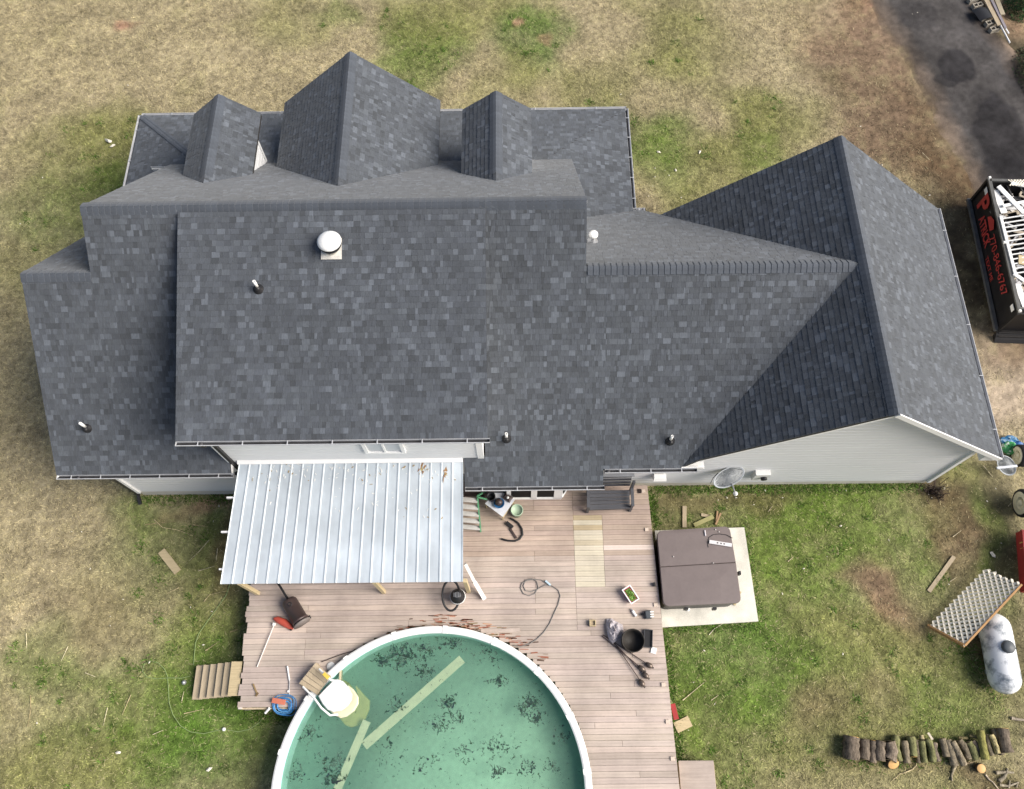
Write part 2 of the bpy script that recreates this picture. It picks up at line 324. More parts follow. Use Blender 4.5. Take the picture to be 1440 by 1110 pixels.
# grass: single blades, one object
def grass():
    N = 900000
    x = RNG.uniform(-22, 21, N); y = RNG.uniform(-2.5, 29, N)
    C, live = ground_colour(x, y)
    keep = RNG.random(N) < live
    keep &= ~((x > -11.6) & (x < 12) & (y > 7.4) & (y < 16.5)) & ~((x > -7.4) & (x < 3.7) & (y > 1) & (y < 7.4)) & ~(np.hypot(x+2.3, y+1.1) < 4.15)
    keep &= ~((x > 4) & (x < 6.6) & (y > 3) & (y < 5.75)) & ~((x > -2) & (x < 3.9) & (y < 1.2))
    x, y, C = x[keep], y[keep], C[keep]
    ex, ey = [], []                          # longer tufts where the mower does not reach
    for (ax, ay), (bx, by), k, sp in (((-11.5, 6.9), (-7.8, 6.9), 900, .10), ((3.95, 7.02), (12.1, 7.02), 2200, .09), ((3.95, 6.9), (4.05, 5.9), 500, .08), ((4.05, 2.8), (4.2, -.9), 1500, .10), ((4.2, 2.95), (6.7, 3.0), 500, .07), ((6.78, 3.1), (6.7, 5.8), 400, .07), ((-7.7, 4.0), (-7.66, 2.2), 600, .10), ((-7.5, .75), (-6.3, .7), 500, .1), ((11.9, -.25), (8.6, -.5), 500, .15), ((12.0, 3.2), (13.0, .9), 300, .15)):
        t = RNG.random(k); ex.append(ax+(bx-ax)*t+RNG.normal(0, sp, k)); ey.append(ay+(by-ay)*t+RNG.normal(0, sp, k))
    m = 1500; wx = RNG.uniform(-21, 20, m); wy = RNG.uniform(-2, 28, m); wc, wl = ground_colour(wx, wy)      # weeds in the turf
    ok = (wc[:, 1] > wc[:, 0]*.93) & (wl > .8) & ~((wx > -12.3) & (wx < 12.8) & (wy > 6.6) & (wy < 19)) & ~((wx > -7.8) & (wx < 4.2) & (wy < 7.2)) & ~((wx > 4) & (wx < 6.8) & (wy > 2.9) & (wy < 5.9))
    for cx, cy in zip(wx[ok], wy[ok]): k = int(RNG.integers(12, 46)); r_ = RNG.uniform(.03, .13); ex.append(RNG.normal(cx, r_, k)); ey.append(RNG.normal(cy, r_, k))
    ex, ey = np.concatenate(ex), np.concatenate(ey); ne = len(ex); Ce = np.ones((ne, 1))*C_LUSH*RNG.uniform(.5, 1.1, ne)[:, None]
    x, y, C = np.concatenate([x, ex]), np.concatenate([y, ey]), np.concatenate([C, Ce]); n = len(x)
    a = RNG.uniform(0, 2*PI, n); L = RNG.uniform(.04, .13, n); h = RNG.uniform(.008, .055, n); w = RNG.uniform(.005, .013, n)
    L[-ne:] *= 1.3; h[-ne:] *= 2.0; w[-ne:] *= 1.3
    dx, dy = np.cos(a), np.sin(a)
    V_ = np.empty((n, 3, 3), np.float32)
    V_[:, 0] = np.stack([x-dy*w, y+dx*w, np.full(n, .004)], -1); V_[:, 1] = np.stack([x+dy*w, y-dx*w, np.full(n, .004)], -1)
    V_[:, 2] = np.stack([x+dx*L, y+dy*L, h], -1)
    me = D.meshes.new('grass'); me.vertices.add(3*n); me.vertices.foreach_set('co', V_.ravel())
    me.loops.add(3*n); me.loops.foreach_set('vertex_index', np.arange(3*n, dtype=np.int32))
    me.polygons.add(n); me.polygons.foreach_set('loop_start', np.arange(0, 3*n, 3, dtype=np.int32)); me.polygons.foreach_set('loop_total', np.full(n, 3, np.int32))
    me.update(calc_edges=True)
    br = RNG.uniform(.55, 1.75, n)[:, None]; pale = (RNG.random(n) < .10)[:, None]
    cc = C*br*np.array([1, 1, .92]); cc = np.where(pale, cc*.4+np.array(lin(205, 192, 150, .8))*.6, cc)
    c4 = np.ones((n, 3, 4), np.float32); c4[:, :, :3] = cc[:, None, :]
    at_ = me.attributes.new('Col', 'FLOAT_COLOR', 'POINT'); at_.data.foreach_set('color', c4.ravel())
    me.materials.append(M('grass_blades', None, .75, .12, 1, attr='Col', spec=.2))
    o = link('grass', me, (0, 0, 0)); stuff(o)
    tag(o, 'patchy lawn grass, straw coloured and green, all round the house', 'grass')
grass()

# ------------------------------------------------------------------ the house
house = thing('house', (-1, 11, 0), 'wide grey sided house with dark shingle roof, dormers and cross gable', 'house')
MY, MZ, SB, SF = 12.113, 7.526, .812, .886
def back(y): return MZ-SB*(MY-y)
def front(y): return MZ-SF*(y-MY)
class Plane:
    def __init__(s, x, y, z, bx, by): s.p = (x, y, z); s.b = (bx, by)
    def z(s, x, y): return s.p[2]+s.b[0]*(x-s.p[0])+s.b[1]*(y-s.p[1])
P_BACK = Plane(0, MY, MZ, 0, SB); P_FRONT = Plane(0, MY, MZ, 0, -SF)
P_SHED = Plane(0, 11.94, 7.47, 0, .366)
P_CON = Plane(0, 10.86, 6.51, 0, -.86)
P_LW = Plane(0, 10.86, 6.51, 0, -.86)
WRX, WRZ, WS = 8.60, 6.63, .812
P_WL = Plane(WRX, 0, WRZ, WS, 0); P_WR = Plane(WRX, 0, WRZ, -WS, 0)
P_PF = Plane(0, 19.16, 2.83, 0, -.32); P_PL = Plane(-12.36, 0, 2.83, .32, 0); P_PR = Plane(3.6, 0, 2.83, -.32, 0)

def clip_u(poly, v):
    us = []
    n = len(poly)
    for i in range(n):
        (u0, v0), (u1, v1) = poly[i], poly[(i+1) % n]
        if abs(v1-v0) < 1e-9:
            if abs(v-v0) < 1e-6: us += [u0, u1]
        elif min(v0, v1)-1e-7 <= v <= max(v0, v1)+1e-7: us.append(u0+(u1-u0)*(v-v0)/(v1-v0))
    return (min(us), max(us)) if us else None
TONES = [.66, .78, .87, .95, 1.03, 1.13, 1.32, 1.60]
TW = [7, 11, 15, 17, 15, 10, 8, 8]
BASE = np.array(lin(76, 81, 88, .82))
def tone_col(k, j=None):
    j = 1+random.uniform(-.05, .05) if j is None else j
    return tuple(BASE*TONES[k]*j*np.array([1, 1, 1+.012*(k % 3-1)]))
shingles = MB()                              # the many pieces past the 300 nearest the camera
SINGLE = []                                  # (corner points, tone) of those 300
def tab_faces(): return [(4, 5, 6, 7), (0, 1, 5, 4), (1, 2, 6, 5), (3, 0, 4, 7)]
def lay(plane, poly, mono=False, single=0, e=.143, origin=None, widths=None):
    """courses of separate shingle tabs over a convex plan polygon of a roof plane"""
    bx, by = plane.b; g = math.hypot(bx, by); vx, vy = bx/g, by/g; ux, uy = vy, -vx
    N = Vector((-bx, -by, 1)).normalized(); ec = e/math.sqrt(1+g*g)
    pu = [(x*ux+y*uy, x*vx+y*vy) for x, y in poly]
    vmin, vmax = min(p[1] for p in pu), max(p[1] for p in pu)
    v0r = vmin if origin is None else origin[0]*vx+origin[1]*vy
    k = math.floor((vmin-v0r)/ec+1e-6)
    def P3(u, v, t):
        x, y = u*ux+v*vx, u*uy+v*vy
        return Vector((x, y, plane.z(x, y)))+N*t
    rows = []
    while v0r+k*ec < vmax-1e-4:
        rows.append((max(v0r+k*ec, vmin+1e-5), min(v0r+(k+1)*ec, vmax-1e-5))); k += 1
    for ri, (va, vb) in enumerate(rows):
        if vb-va < .01: continue
        ia, ib = clip_u(pu, va), clip_u(pu, vb)
        if not ia or not ib: continue
        u0, u1 = min(ia[0], ib[0]), max(ia[1], ib[1]); u = u0-random.uniform(0, .3); lastk = -1
        while u < u1:
            w = random.choice(widths or (.05, .07, .09, .11, .14, .17, .21))
            tk = random.choices(range(8), TW)[0]
            if lastk == 7 and tk == 7: tk = 2
            lastk = tk
            a, b = u+.0015, u+w-.0015; u += w
            th = random.choice((.008, .011, .015))
            q = [max(a, ia[0]), min(b, ia[1]), min(b, ib[1]), max(a, ib[0])]
            if q[1] <= q[0] and q[2] <= q[3]: continue
            q[1] = max(q[1], q[0]+1e-4); q[2] = max(q[2], q[3]+1e-4)
            pts = [P3(q[0], va, 0), P3(q[1], va, 0), P3(q[2], vb, 0), P3(q[3], vb, 0), P3(q[0], va, th), P3(q[1], va, th), P3(q[2], vb, .003), P3(q[3], vb, .003)]
            full = abs(q[1]-q[0]-(b-a)) < 1e-3 and abs(q[2]-q[3]-(b-a)) < 1e-3 and abs(vb-va-ec) < 1e-3
            if single and full and ri >= len(rows)-1-single and len(SINGLE) < 300: SINGLE.append((pts, tk, round(w, 2), th)); continue
            shingles.add(pts, tab_faces(), tone_col(tk))
def slab(mb, plane, poly, th=.13):
    vs = [(x, y, plane.z(x, y)-.001) for x, y in poly]+[(x, y, plane.z(x, y)-th) for x, y in poly]; n = len(poly)
    a = sum(poly[i][0]*poly[(i+1) % n][1]-poly[(i+1) % n][0]*poly[i][1] for i in range(n))
    if a < 0: vs = vs[:n][::-1]+vs[n:][::-1]
    mb.add(vs, [tuple(range(n)), tuple(range(2*n-1, n-1, -1))]+[(i+n, (i+1) % n+n, (i+1) % n, i) for i in range(n)])
R = lambda x0, x1, y0, y1: [(x0, y0), (x1, y0), (x1, y1), (x0, y1)]

roofs = {k: MB() for k in ('main', 'shed', 'wing', 'porch', 'd1', 'd2', 'd3')}
def face(key, plane, poly, **kw): slab(roofs[key], plane, poly, kw.pop('th', .13)); lay(plane, poly, **kw)
OB = (0, 6.33)
face('main', P_BACK, R(-12.38, -10.63, 6.69, 10.86), origin=OB)
face('main', P_BACK, R(-10.63, -8.0, 6.69, MY), origin=OB)
face('main', P_BACK, R(-8.0, -7.70, 6.69, 9.0), origin=OB)
face('main', P_BACK, R(-.9, 1.71, 6.33, MY), origin=OB)
face('main', P_BACK, R(1.71, 2.23, 6.33, 10.86), origin=OB)
face('main', P_BACK, R(-1.47, -.9, 6.33, 7.02), origin=OB)
xv0 = WRX+(back(6.70)-WRZ)/WS; xv1 = WRX+(6.51-WRZ)/WS           # where the connector dies into the cross gable
face('main', P_BACK, [(2.23, 6.70), (xv0, 6.70), (xv1, 10.86), (2.23, 10.86)], origin=OB)
face('main', P_FRONT, R(-10.63, 1.71, MY, 16.43))
face('main', P_LW, R(-12.38, -10.63, 10.86, 14.3))
xc0 = WRX+(2.83-WRZ)/WS
face('main', P_CON, [(1.5, 10.86), (xv1, 10.86), (xc0, 15.139), (3.6, 15.139), (1.5, 14.39)])
face('shed', P_SHED, R(-8.24, -.75, 6.72, 11.94), single=8, widths=(.07, .10, .13, .16, .20))
face('wing', P_WL, [(4.75, 6.81), (WRX, 6.81), (WRX, 10.9), (xv1, 10.86), (xv0, 6.72)])
face('wing', P_WL, [(xc0, 15.13), (xv1, 10.86), (WRX, 10.9), (WRX, 14.72), (4.62, 14.72)][1:4]+[(4.33, 14.72)])
face('wing', P_WR, R(WRX, 12.64, 6.81, 14.72))
face('porch', P_PF, [(-12.36, 19.16), (-9.62, 16.42), (.86, 16.42), (3.6, 19.16)])
face('porch', P_PL, [(-12.36, 19.16), (-12.36, 14.2), (-10.55, 14.2), (-9.62, 16.42)])
face('porch', P_PR, [(3.6, 19.16), (3.6, 15.14), (1.2, 14.2), (.86, 16.42)])
for key, cx, rz, hw, sl, yf in (('d1', -8.56, 5.72, .995, .80, 17.29), ('d2', -4.75, 6.15, 2.42, .83, 18.40), ('d3', -.55, 5.86, 1.0, .72, 17.13)):
    yr = MY+(MZ-rz)/SF; ye = MY+(MZ-(rz-sl*hw))/SF
    for sg in (-1, 1):
        face(key, Plane(cx, 0, rz, -sl*sg, 0), [(cx, yr), (cx, yf), (cx+sg*hw, yf), (cx+sg*hw, ye)], th=.11)
RN = dict(main='main_roof', shed='shed_dormer_roof', wing='cross_gable_roof', porch='porch_roof', d1='dormer_roof', d2='dormer_roof', d3='dormer_roof')
RO = {k: roofs[k].build(RN[k], m_roofdeck, house) for k in roofs}
RO['d2']['label'] = 'large middle dormer roof'
# 300 shingles of the shed dormer as pieces, sharing meshes among alike ones
_smesh = {}
for pts, tk, w, th in SINGLE:
    key = (tk, w, th)
    c = pts[0]
    if key not in _smesh:
        mb = MB(); mb.add([p-c for p in pts], tab_faces(), tone_col(tk, 1.0))
        o = mb.build('shingle', m_shingle, RO['shed'], origin=(0, 0, 0)); _smesh[key] = o.data; o.location = c-wloc(RO['shed'])
    else: link('shingle', _smesh[key], c, RO['shed'])
so = shingles.build('shingle_courses', m_shingle, house); stuff(so)

# ridge and hip caps: bent shingles lapped one over the next
def caps(p0, p1, sl, sr, parent, w=.178):
    p0, p1 = Vector(p0), Vector(p1); d = p1-p0; n = max(1, round(d.length/.146)); st = d/n; dh = d.normalized()
    c = Vector((dh.y, -dh.x, 0)).normalized(); up = c.cross(dh); up = up if up.z > 0 else -up
    meshes = []
    for tv in (.88, 1, 1.1):
        mb = MB(); vs = []
        for t, e in ((0, .022), (1.12, .004)):
            for u, k in ((-1, 1), (-.42, .55), (0, .35), (.42, .55), (1, 1)):
                s = sl if u < 0 else sr
                z = -abs(u)*w*s+e+.012-(.03 if u == 0 else 0)*.6
                vs.append(st*t+c*u*w+up*z)
        b = [v-up*.02 for v in vs[:5]]
        fs = [(i, i+1, i+6, i+5) for i in range(4)]+[(10+i, 11+i, 1+i, i) for i in range(4)]
        mb.add(vs+b, fs, (tv, tv, tv)); meshes.append(mb)
    data = []
    for i in range(n):
        k = random.randrange(3)
        while len(data) <= k: data.append(None)
        if data[k] is None:
            o = meshes[k].build('ridge_cap', m_cap, parent, origin=(0, 0, 0)); data[k] = o.data; o.location = p0+st*i-wloc(parent)
        else: link('ridge_cap', data[k], p0+st*i, parent)
caps((1.71, MY, MZ), (-10.63, MY, MZ), SF, .6, RO['main'])
caps((1.75, 10.86, 6.51), (xv1-.1, 10.86, 6.51), SB, SB, RO['main'])
caps((-10.63, 10.86, 6.51), (-12.38, 10.86, 6.51), SB, SB, RO['main'])
caps((WRX, 14.72, WRZ), (WRX, 6.81, WRZ), WS, WS, RO['wing'], .17)
for key, cx, rz, sl, yf in (('d1', -8.56, 5.72, .80, 17.29), ('d2', -4.75, 6.15, .83, 18.40), ('d3', -.55, 5.86, .72, 17.13)):
    caps((cx, yf, rz), (cx, MY+(MZ-rz)/SF+.30, rz), sl, sl, RO[key])
caps((-12.3, 19.1, 2.85), (-9.9, 16.7, P_PF.z(0, 16.7)), .22, .22, RO['porch'], .11)

# walls with lapped siding
def siding(mb, s0, s1, z0, z1, fixed, axis, out, poly=None, lap=.205):
    """lapped planks on a wall; axis 'x': wall runs along X at Y=fixed, 'y': along Y at X=fixed; out = -1/+1 facing"""
    P = (lambda s, z, o: (s, fixed+out*o, z)) if axis == 'x' else (lambda s, z, o: (fixed+out*o, s, z))
    poly = poly or [(s0, z0), (s1, z0), (s1, z1), (s0, z1)]
    zmin, zmax = min(p[1] for p in poly), max(p[1] for p in poly); z = zmin
    flip = (axis == 'x') == (out > 0)
    while z < zmax-1e-3:
        zb = min(z+lap, zmax-1e-4); a, b = clip_u(poly, z+1e-5), clip_u(poly, zb)
        if a and b:
            zm = z+(zb-z)*.70; m_ = clip_u(poly, zm) or b
            vs = [P(a[0], z, .045), P(a[1], z, .045), P(m_[1], zm, .036), P(m_[0], zm, .036), P(b[1], zb, .001), P(b[0], zb, .001), P(a[0], z, 0), P(a[1], z, 0)]
            fs = [(0, 1, 2, 3), (3, 2, 4, 5), (6, 7, 1, 0)]
            mb.add(vs, [tuple(reversed(f)) for f in fs] if flip else fs)
        z += lap
w = MB()
siding(w, 1.4, 12.2, .32, 3.2, 7.18, 'x', -1, [(1.4, .32), (12.2, .32), (12.2, 3.45), (WRX, 6.36), (5.15, 3.54), (5.12, 3.0), (1.4, 3.0)])
siding(w, -11.4, -7.68, .42, 2.95, 7.05, 'x', -1)
siding(w, -7.67, -1.0, 2.0, 5.42, 7.01, 'x', -1)
siding(w, -1.5, 1.45, .82, 3.0, 7.08, 'x', -1)
siding(w, 7.15, 14.4, .32, 3.2, 12.21, 'y', 1); siding(w, 6.98, 13.8, .42, 3.0, -11.42, 'y', -1)
siding(w, 6.98, 11.7, 2.3, 3, -7.69, 'y', -1, [(7.01, 3.4), (7.01, 5.3), (11.7, 6.95)]); siding(w, 7.01, 11.7, 2.3, 3, -.98, 'y', 1, [(7.01, 3.4), (7.01, 5.3), (11.7, 6.95)])
siding(w, 1.3, 12.2, .42, 2.7, 14.42, 'x', 1, [(5.1, .32), (12.2, .32), (12.2, 3.45), (WRX, 6.36), (5.1, 3.52)])
siding(w, -11.4, 1.3, .42, 3.4, 16.6, 'x', 1)
siding(w, 7.2, 16.6, 3.0, 3, 1.38, 'y', 1, [(7.3, 3.3), (16.4, 3.5), (12.113, 7.3)]); siding(w, 7.2, 16.6, 3.0, 3, -10.3, 'y', -1, [(7.3, 3.3), (16.4, 3.5), (12.113, 7.3)])
wall = w.build('wall', m_siding, house)
for cx, zc, hw, yw in ((-8.56, 4.9, .84, 16.5), (-4.75, 4.15, 2.2, 17.6), (-.55, 5.1, .86, 16.6)):     # dormer fronts and cheeks
    d = MB(); sl = .8 if cx < -8 else (.83 if cx < -4 else .72)
    siding(d, 0, 0, 0, 0, yw, 'x', 1, [(cx-hw, front(yw)-.2), (cx+hw, front(yw)-.2), (cx+hw, zc-.02), (cx, zc+hw*sl-.1), (cx-hw, zc-.02)])
    ye = MY+(MZ-zc)/SF
    for sg in (-1, 1): siding(d, 0, 0, 0, 0, cx+sg*hw, 'y', sg, [(yw, front(yw)-.1), (yw, zc), (ye, zc)])
    for sg in (-1, 1):
        d.bar((cx+sg*(hw+.02), yw+.02, front(yw)-.15), (cx+sg*(hw+.02), yw+.02, zc+.02), .09, .09)
        d.bar((cx+sg*(hw+.02), yw, front(yw)+.05), (cx+sg*(hw+.02), ye, zc+.01), .03, .05)
    d.build('dormer_wall', m_siding, house)
f = MB()
for c_, d_ in (((6.8, 7.21, .16), (10.84, .12, .32)), ((-9.54, 7.08, .2), (3.74, .12, .44)), ((12.2, 10.84, .16), (.12, 7.1, .32)), ((-11.38, 10.52, .2), (.12, 6.7, .44))): f = MB(); f.box(c_, d_); f.build('foundation', m_found, house)
t = MB()                                     # corner boards, rake boards, frieze and soffits
t.box((12.225, 7.145, 1.80), (.10, .13, 3.1)); t.box((-11.42, 7.03, 1.7), (.16, .16, 2.6)); t.box((-7.68, 6.99, 4.2), (.14, .14, 2.3)); t.box((-1.02, 7.0, 4.4), (.16, .10, 2.1))
t.bar((WRX, 6.79, WRZ-.06), (12.66, 6.79, WRZ-.06-4.06*WS), .03, .15, up=(0, 0, 1)); t.bar((WRX, 6.84, WRZ-.17), (4.72, 6.84, WRZ-.17-3.88*WS), .03, .17)
t.hexa([(12.22, 6.83, 3.1), (12.62, 6.83, 3.1), (12.62, 7.2, 3.1), (12.22, 7.2, 3.1)], [(12.22, 6.83, 3.55), (12.62, 6.83, 3.22), (12.62, 7.2, 3.22), (12.22, 7.2, 3.55)])
t.hexa([(-8.2, 6.74, 5.3), (-.78, 6.74, 5.3), (-.78, 7.0, 5.3), (-8.2, 7.0, 5.3)], [(-8.2, 6.74, 5.41), (-.78, 6.74, 5.41), (-.78, 7.0, 5.41), (-8.2, 7.0, 5.41)])
t.box((-10.0, 6.88, 2.93), (4.6, .34, .03)); t.box((3.6, 6.95, 2.95), (2.7, .44, .03)); t.box((.4, 6.72, 2.62), (3.6, .7, .03))
for (x0, x1, y, z) in ((-12.38, -7.72, 6.71, 3.04), (-1.45, 2.22, 6.35, 2.75), (2.25, 4.9, 6.72, 3.05), (-12.3, 3.55, 19.13, 2.74)): t.box(((x0+x1)/2, y, z), (x1-x0, .025, .16))
t.bar((-12.37, 6.69, 3.0), (-12.37, 10.86, 6.38), .025, .14); t.bar((-12.37, 10.86, 6.38), (-12.37, 14.3, 3.42), .025, .14)
t.bar((-10.62, MY, 7.38), (-10.62, 16.4, front(16.4)-.14), .025, .14); t.bar((1.71, MY, 7.38), (1.71, 16.4, front(16.4)-.14), .025, .14); t.bar((-10.62, MY, 7.38), (-10.62, 10.9, 6.4), .025, .14)
t.bar((12.64, 14.70, WRZ-.17-4.04*WS), (WRX, 14.70, WRZ-.17), .03, .15); t.bar((4.70, 14.70, WRZ-.17-3.9*WS), (WRX, 14.70, WRZ-.17), .03, .15)
t.bar((-7.69, 6.70, 2.98), (-7.69, 7.0, 3.2), .03, .15)
t.build('trim', m_white, house)
p = MB()                                     # porch posts and floor under the front roof
for x in (-12.0, -8.3, -4.5, -.8, 3.2): p.box((x, 18.8, 1.5), (.16, .16, 2.5))
p.build('porch_post', m_white, house)
q = MB(); q.box((-4.4, 17.8, .2), (15.4, 2.4, .4)); q.build('porch_floor', m_concrete, house)

def gutter(p0, p1, out, hangers, outlets=()):
    p0, p1, o = Vector(p0), Vector(p1), Vector(out); d = p1-p0; L = d.length; d.normalize(); dn = Vector((0, 0, -1))
    g = MB(); prof = [(0, 0), (0, .10), (.07, .10), (.115, .035), (.115, .0), (.10, 0), (.10, .02), (.062, .088), (.012, .088), (.012, 0)]
    n = len(prof); vs = [p0+d*L*e+o*a+dn*b for e in (0, 1) for a, b in prof]
    fs = [(i, (i+1) % n, (i+1) % n+n, i+n) for i in range(n)]
    g.add(vs, fs)
    for e in (0, 1): g.add([p0+d*L*e+o*a+dn*b for a, b in prof[:5]], [(0, 1, 2, 3, 4)])
    go = g.build('gutter', m_gut, house)
    gi = MB(); gi.add([p0+o*.014+dn*.075, p1+o*.014+dn*.075, p1+o*.098+dn*.06, p0+o*.098+dn*.06], [(0, 1, 2, 3), (3, 2, 1, 0)]); gi.build('gutter_trough', m_gutin, go)
    me = None
    for i in range(hangers):
        c = p0+d*(L*(i+.5)/hangers)+o*.055
        if me is None:
            h = MB(); h.bar(Vector((0, 0, 0))-o*.055, o*.062, .022, .010); h.bar(o*.05-d*.02, o*.05+d*.02, .025, .012); ho = h.build('hanger', m_gut, go, origin=(0, 0, 0)); me = ho.data; ho.location = c-wloc(go)
        else: link('hanger', me, c, go)
    for s in outlets:
        h = MB(); h.lathe(p0+d*s+o*.055+dn*.052, [(.05, 0), (.05, .004), (0, .004)], 14); h.build('outlet', m_gutin, go)
    return go
S = Vector((0, -1, 0))
gutter((-12.38, 6.69, 3.10), (-7.64, 6.69, 3.10), S, 6, (.55,))
gutter((-8.24, 6.72, 5.55), (-.70, 6.72, 5.55), S, 7, (.6,))
gutter((-1.46, 6.33, 2.82), (2.27, 6.33, 2.82), S, 4, (.42,))
gutter((2.27, 6.70, 3.11), (4.72, 6.70, 3.11), S, 3, (.1,))
gutter((12.64, 6.83, 3.34), (12.64, 14.72, 3.34), Vector((1, 0, 0)), 5)
gutter((-12.36, 14.2, 2.81), (-12.36, 19.2, 2.81), Vector((-1, 0, 0)), 4)
gutter((-12.36, 19.16, 2.81), (3.66, 19.16, 2.81), Vector((0, 1, 0)), 8)
gutter((3.6, 15.22, 2.81), (3.6, 19.2, 2.81), Vector((1, 0, 0)), 5)
gutter((3.6, 15.14, 2.81), (4.0, 15.14, 2.81), Vector((0, 1, 0)), 1); gutter((4.0, 15.14, 2.8), (xc0, 15.14, 2.8), Vector((0, 1, 0)), 1)
def spout(pts):
    d = MB()
    for a, b in zip(pts[:-1], pts[1:]): d.bar(a, b, .085, .07)
    d.build('downspout', m_brownspout, house)
spout([(-11.83, 6.63, 3.02), (-11.83, 6.66, 2.86), (-11.47, 6.96, 2.55), (-11.47, 6.98, .3), (-11.42, 6.7, .12)])
spout([(-7.64, 6.66, 5.46), (-7.64, 6.68, 5.3), (-7.64, 6.93, 5.1), (-7.64, 6.93, 2.75)])
spout([(-7.60, 6.70, 3.02), (-7.56, 6.9, 2.7), (-7.56, 6.95, .9)])

# windows and the bay of the back door
m_skypane = M('sky_reflection_pane', (.50, .53, .56), .3, .1, 3)  # pale colour stands in for sky reflected in the upper window
def window(c, wd, h, parent, split=2):
    fr = MB()
    for a in (-1, 1):
        fr.box((c[0]+a*wd/2, c[1], c[2]), (.09, .09, h+.09)); fr.box((c[0], c[1], c[2]+a*h/2), (wd-.09, .09, .09))
    for i in range(1, split): fr.box((c[0]-wd/2+wd*i/split, c[1], c[2]), (.05, .07, h-.09))
    o = fr.build('window', m_white, parent); g = MB(); g.box((c[0], c[1]+.01, c[2]), (wd-.05, .02, h-.05)); g.build('pane', m_skypane, o); return o
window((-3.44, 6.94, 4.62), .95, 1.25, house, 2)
bay = MB()
BX0, BX1, BY = -.36, 1.20, 6.53
bp_ = [(BX0-.3, 7.1), (BX0, BY), (BX1, BY), (BX1+.34, 7.1)]
bay.prism(bp_[::-1] if False else [(a, b) for a, b in bp_], .8, .92); bay.prism(bp_, 2.45, 2.6)
for x, w_ in ((BX0+.05, .12), (.41, .17), (BX1-.1, .24)): bay.box((x, BY+.04, 1.7), (w_, .08, 1.6))
bay.box(((BX0+BX1)/2, BY+.05, .95), (BX1-BX0, .07, .08)); bay.bar((BX1+.02, BY+.03, .95), (BX1+.34, 7.08, .95), .06, .08)
bay.bar((BX1+.32, 7.05, .9), (BX1+.32, 7.05, 2.45), .08, .08)
bo = bay.build('bay_window', m_white, house)
for x in (.06, .75): g = MB(); g.box((x, BY+.03, 1.73), (.54, .02, 1.5)); g.build('pane', m_glass, bo)
g = MB(); g.bar((BX1+.06, BY+.1, 1.75), (BX1+.28, 7.0, 1.75), .02, 1.4); g.build('pane', m_glass, bo)

# roof vents
def vent_pipe(x, y, z, sl, lean=0):
    b = MB(); N = Vector((0, -sl, 1)).normalized(); R3 = N.to_track_quat('Z', 'Y').to_matrix()
    b.lathe((x, y, z), [(.13, .004), (.125, .018), (.085, .05), (.07, .11), (.045, .15)], 16, R3)
    o = b.build('plumbing_vent', m_black, house); c = MB(); c.lathe((x, y, z), [(.038, .1), (.038, .38), (.027, .38), (.025, .2)], 12); c.build('pipe', m_wplas, o)
for x, y in ((-11.35, 7.70), (-.33, 7.38), (3.97, 7.29)): vent_pipe(x, y, back(y), SB)
vent_pipe(-6.26, 10.15, P_SHED.z(0, 10.15), .366)
fx, fy = -4.49, 11.08; fz = P_SHED.z(0, fy)
b = MB(); b.box((fx, fy-.04, fz+.02), (.50, .52, .02), R=Matrix.Rotation(math.atan(.366), 3, 'X')); b.lathe((fx, fy, fz), [(.2, -.05), (.2, .16)], 20)
o = b.build('attic_vent', M('vent_flashing', (.62, .60, .55), .5, .35, 5, metal=.2), house)
c = MB(); c.lathe((fx, fy, fz+.25), [(.27, 0), (.29, .02), (.29, .05), (.24, .10), (.14, .135), (0, .15)], 32); c.build('vent_cap', m_wplas, o)
c = MB(); c.lathe((fx, fy, fz+.06), [(.22, 0), (.27, .10), (.27, .185)], 28); c.build('vent_skirt', m_black, o)
k = MB(); yx = 12.50; zz = P_CON.z(0, yx); N = Vector((0, .86, 1)).normalized()
px_ = 2.05
k.lathe((px_, yx, zz), [(.15, -.06), (.15, .05), (.07, .10), (.065, .3)], 16); o = k.build('flue', m_steel, house)
k = MB(); k.lathe((px_, yx, zz+.28), [(.05, 0), (.11, .03), (.125, .08), (.12, .13), (.06, .16), (0, .165)], 18); k.build('flue_cap', m_wplas, o)
# wall fittings
v = MB(); v.box((4.05, 7.10, 1.1), (.34, .10, .3)); v.hexa([(3.86, 6.92, 1.2), (4.24, 6.92, 1.2), (4.24, 7.1, 1.2), (3.86, 7.1, 1.2)], [(3.88, 6.98, 1.27), (4.22, 6.98, 1.27), (4.22, 7.1, 1.32), (3.88, 7.1, 1.32)])
v.build('dryer_vent', m_wplas, house)
v = MB(); a = at(1055, 662, 1.6); vx = 6.95
v.hexa([(vx-.2, 7.0, .95), (vx+.22, 7.0, .95), (vx+.22, 7.18, .95), (vx-.2, 7.18, .95)], [(vx-.2, 6.98, 1.5), (vx+.22, 6.98, 1.5), (vx+.22, 7.18, 1.5), (vx-.2, 7.18, 1.5)])
mo = v.build('meter_box', m_wplas, house); v = MB(); v.lathe((vx+.08, 6.98, 1.25), [(.09, 0), (.09, .06), (0, .08)], 14, Matrix.Rotation(PI/2, 3, 'X')); v.build('meter_dial', m_black, mo)

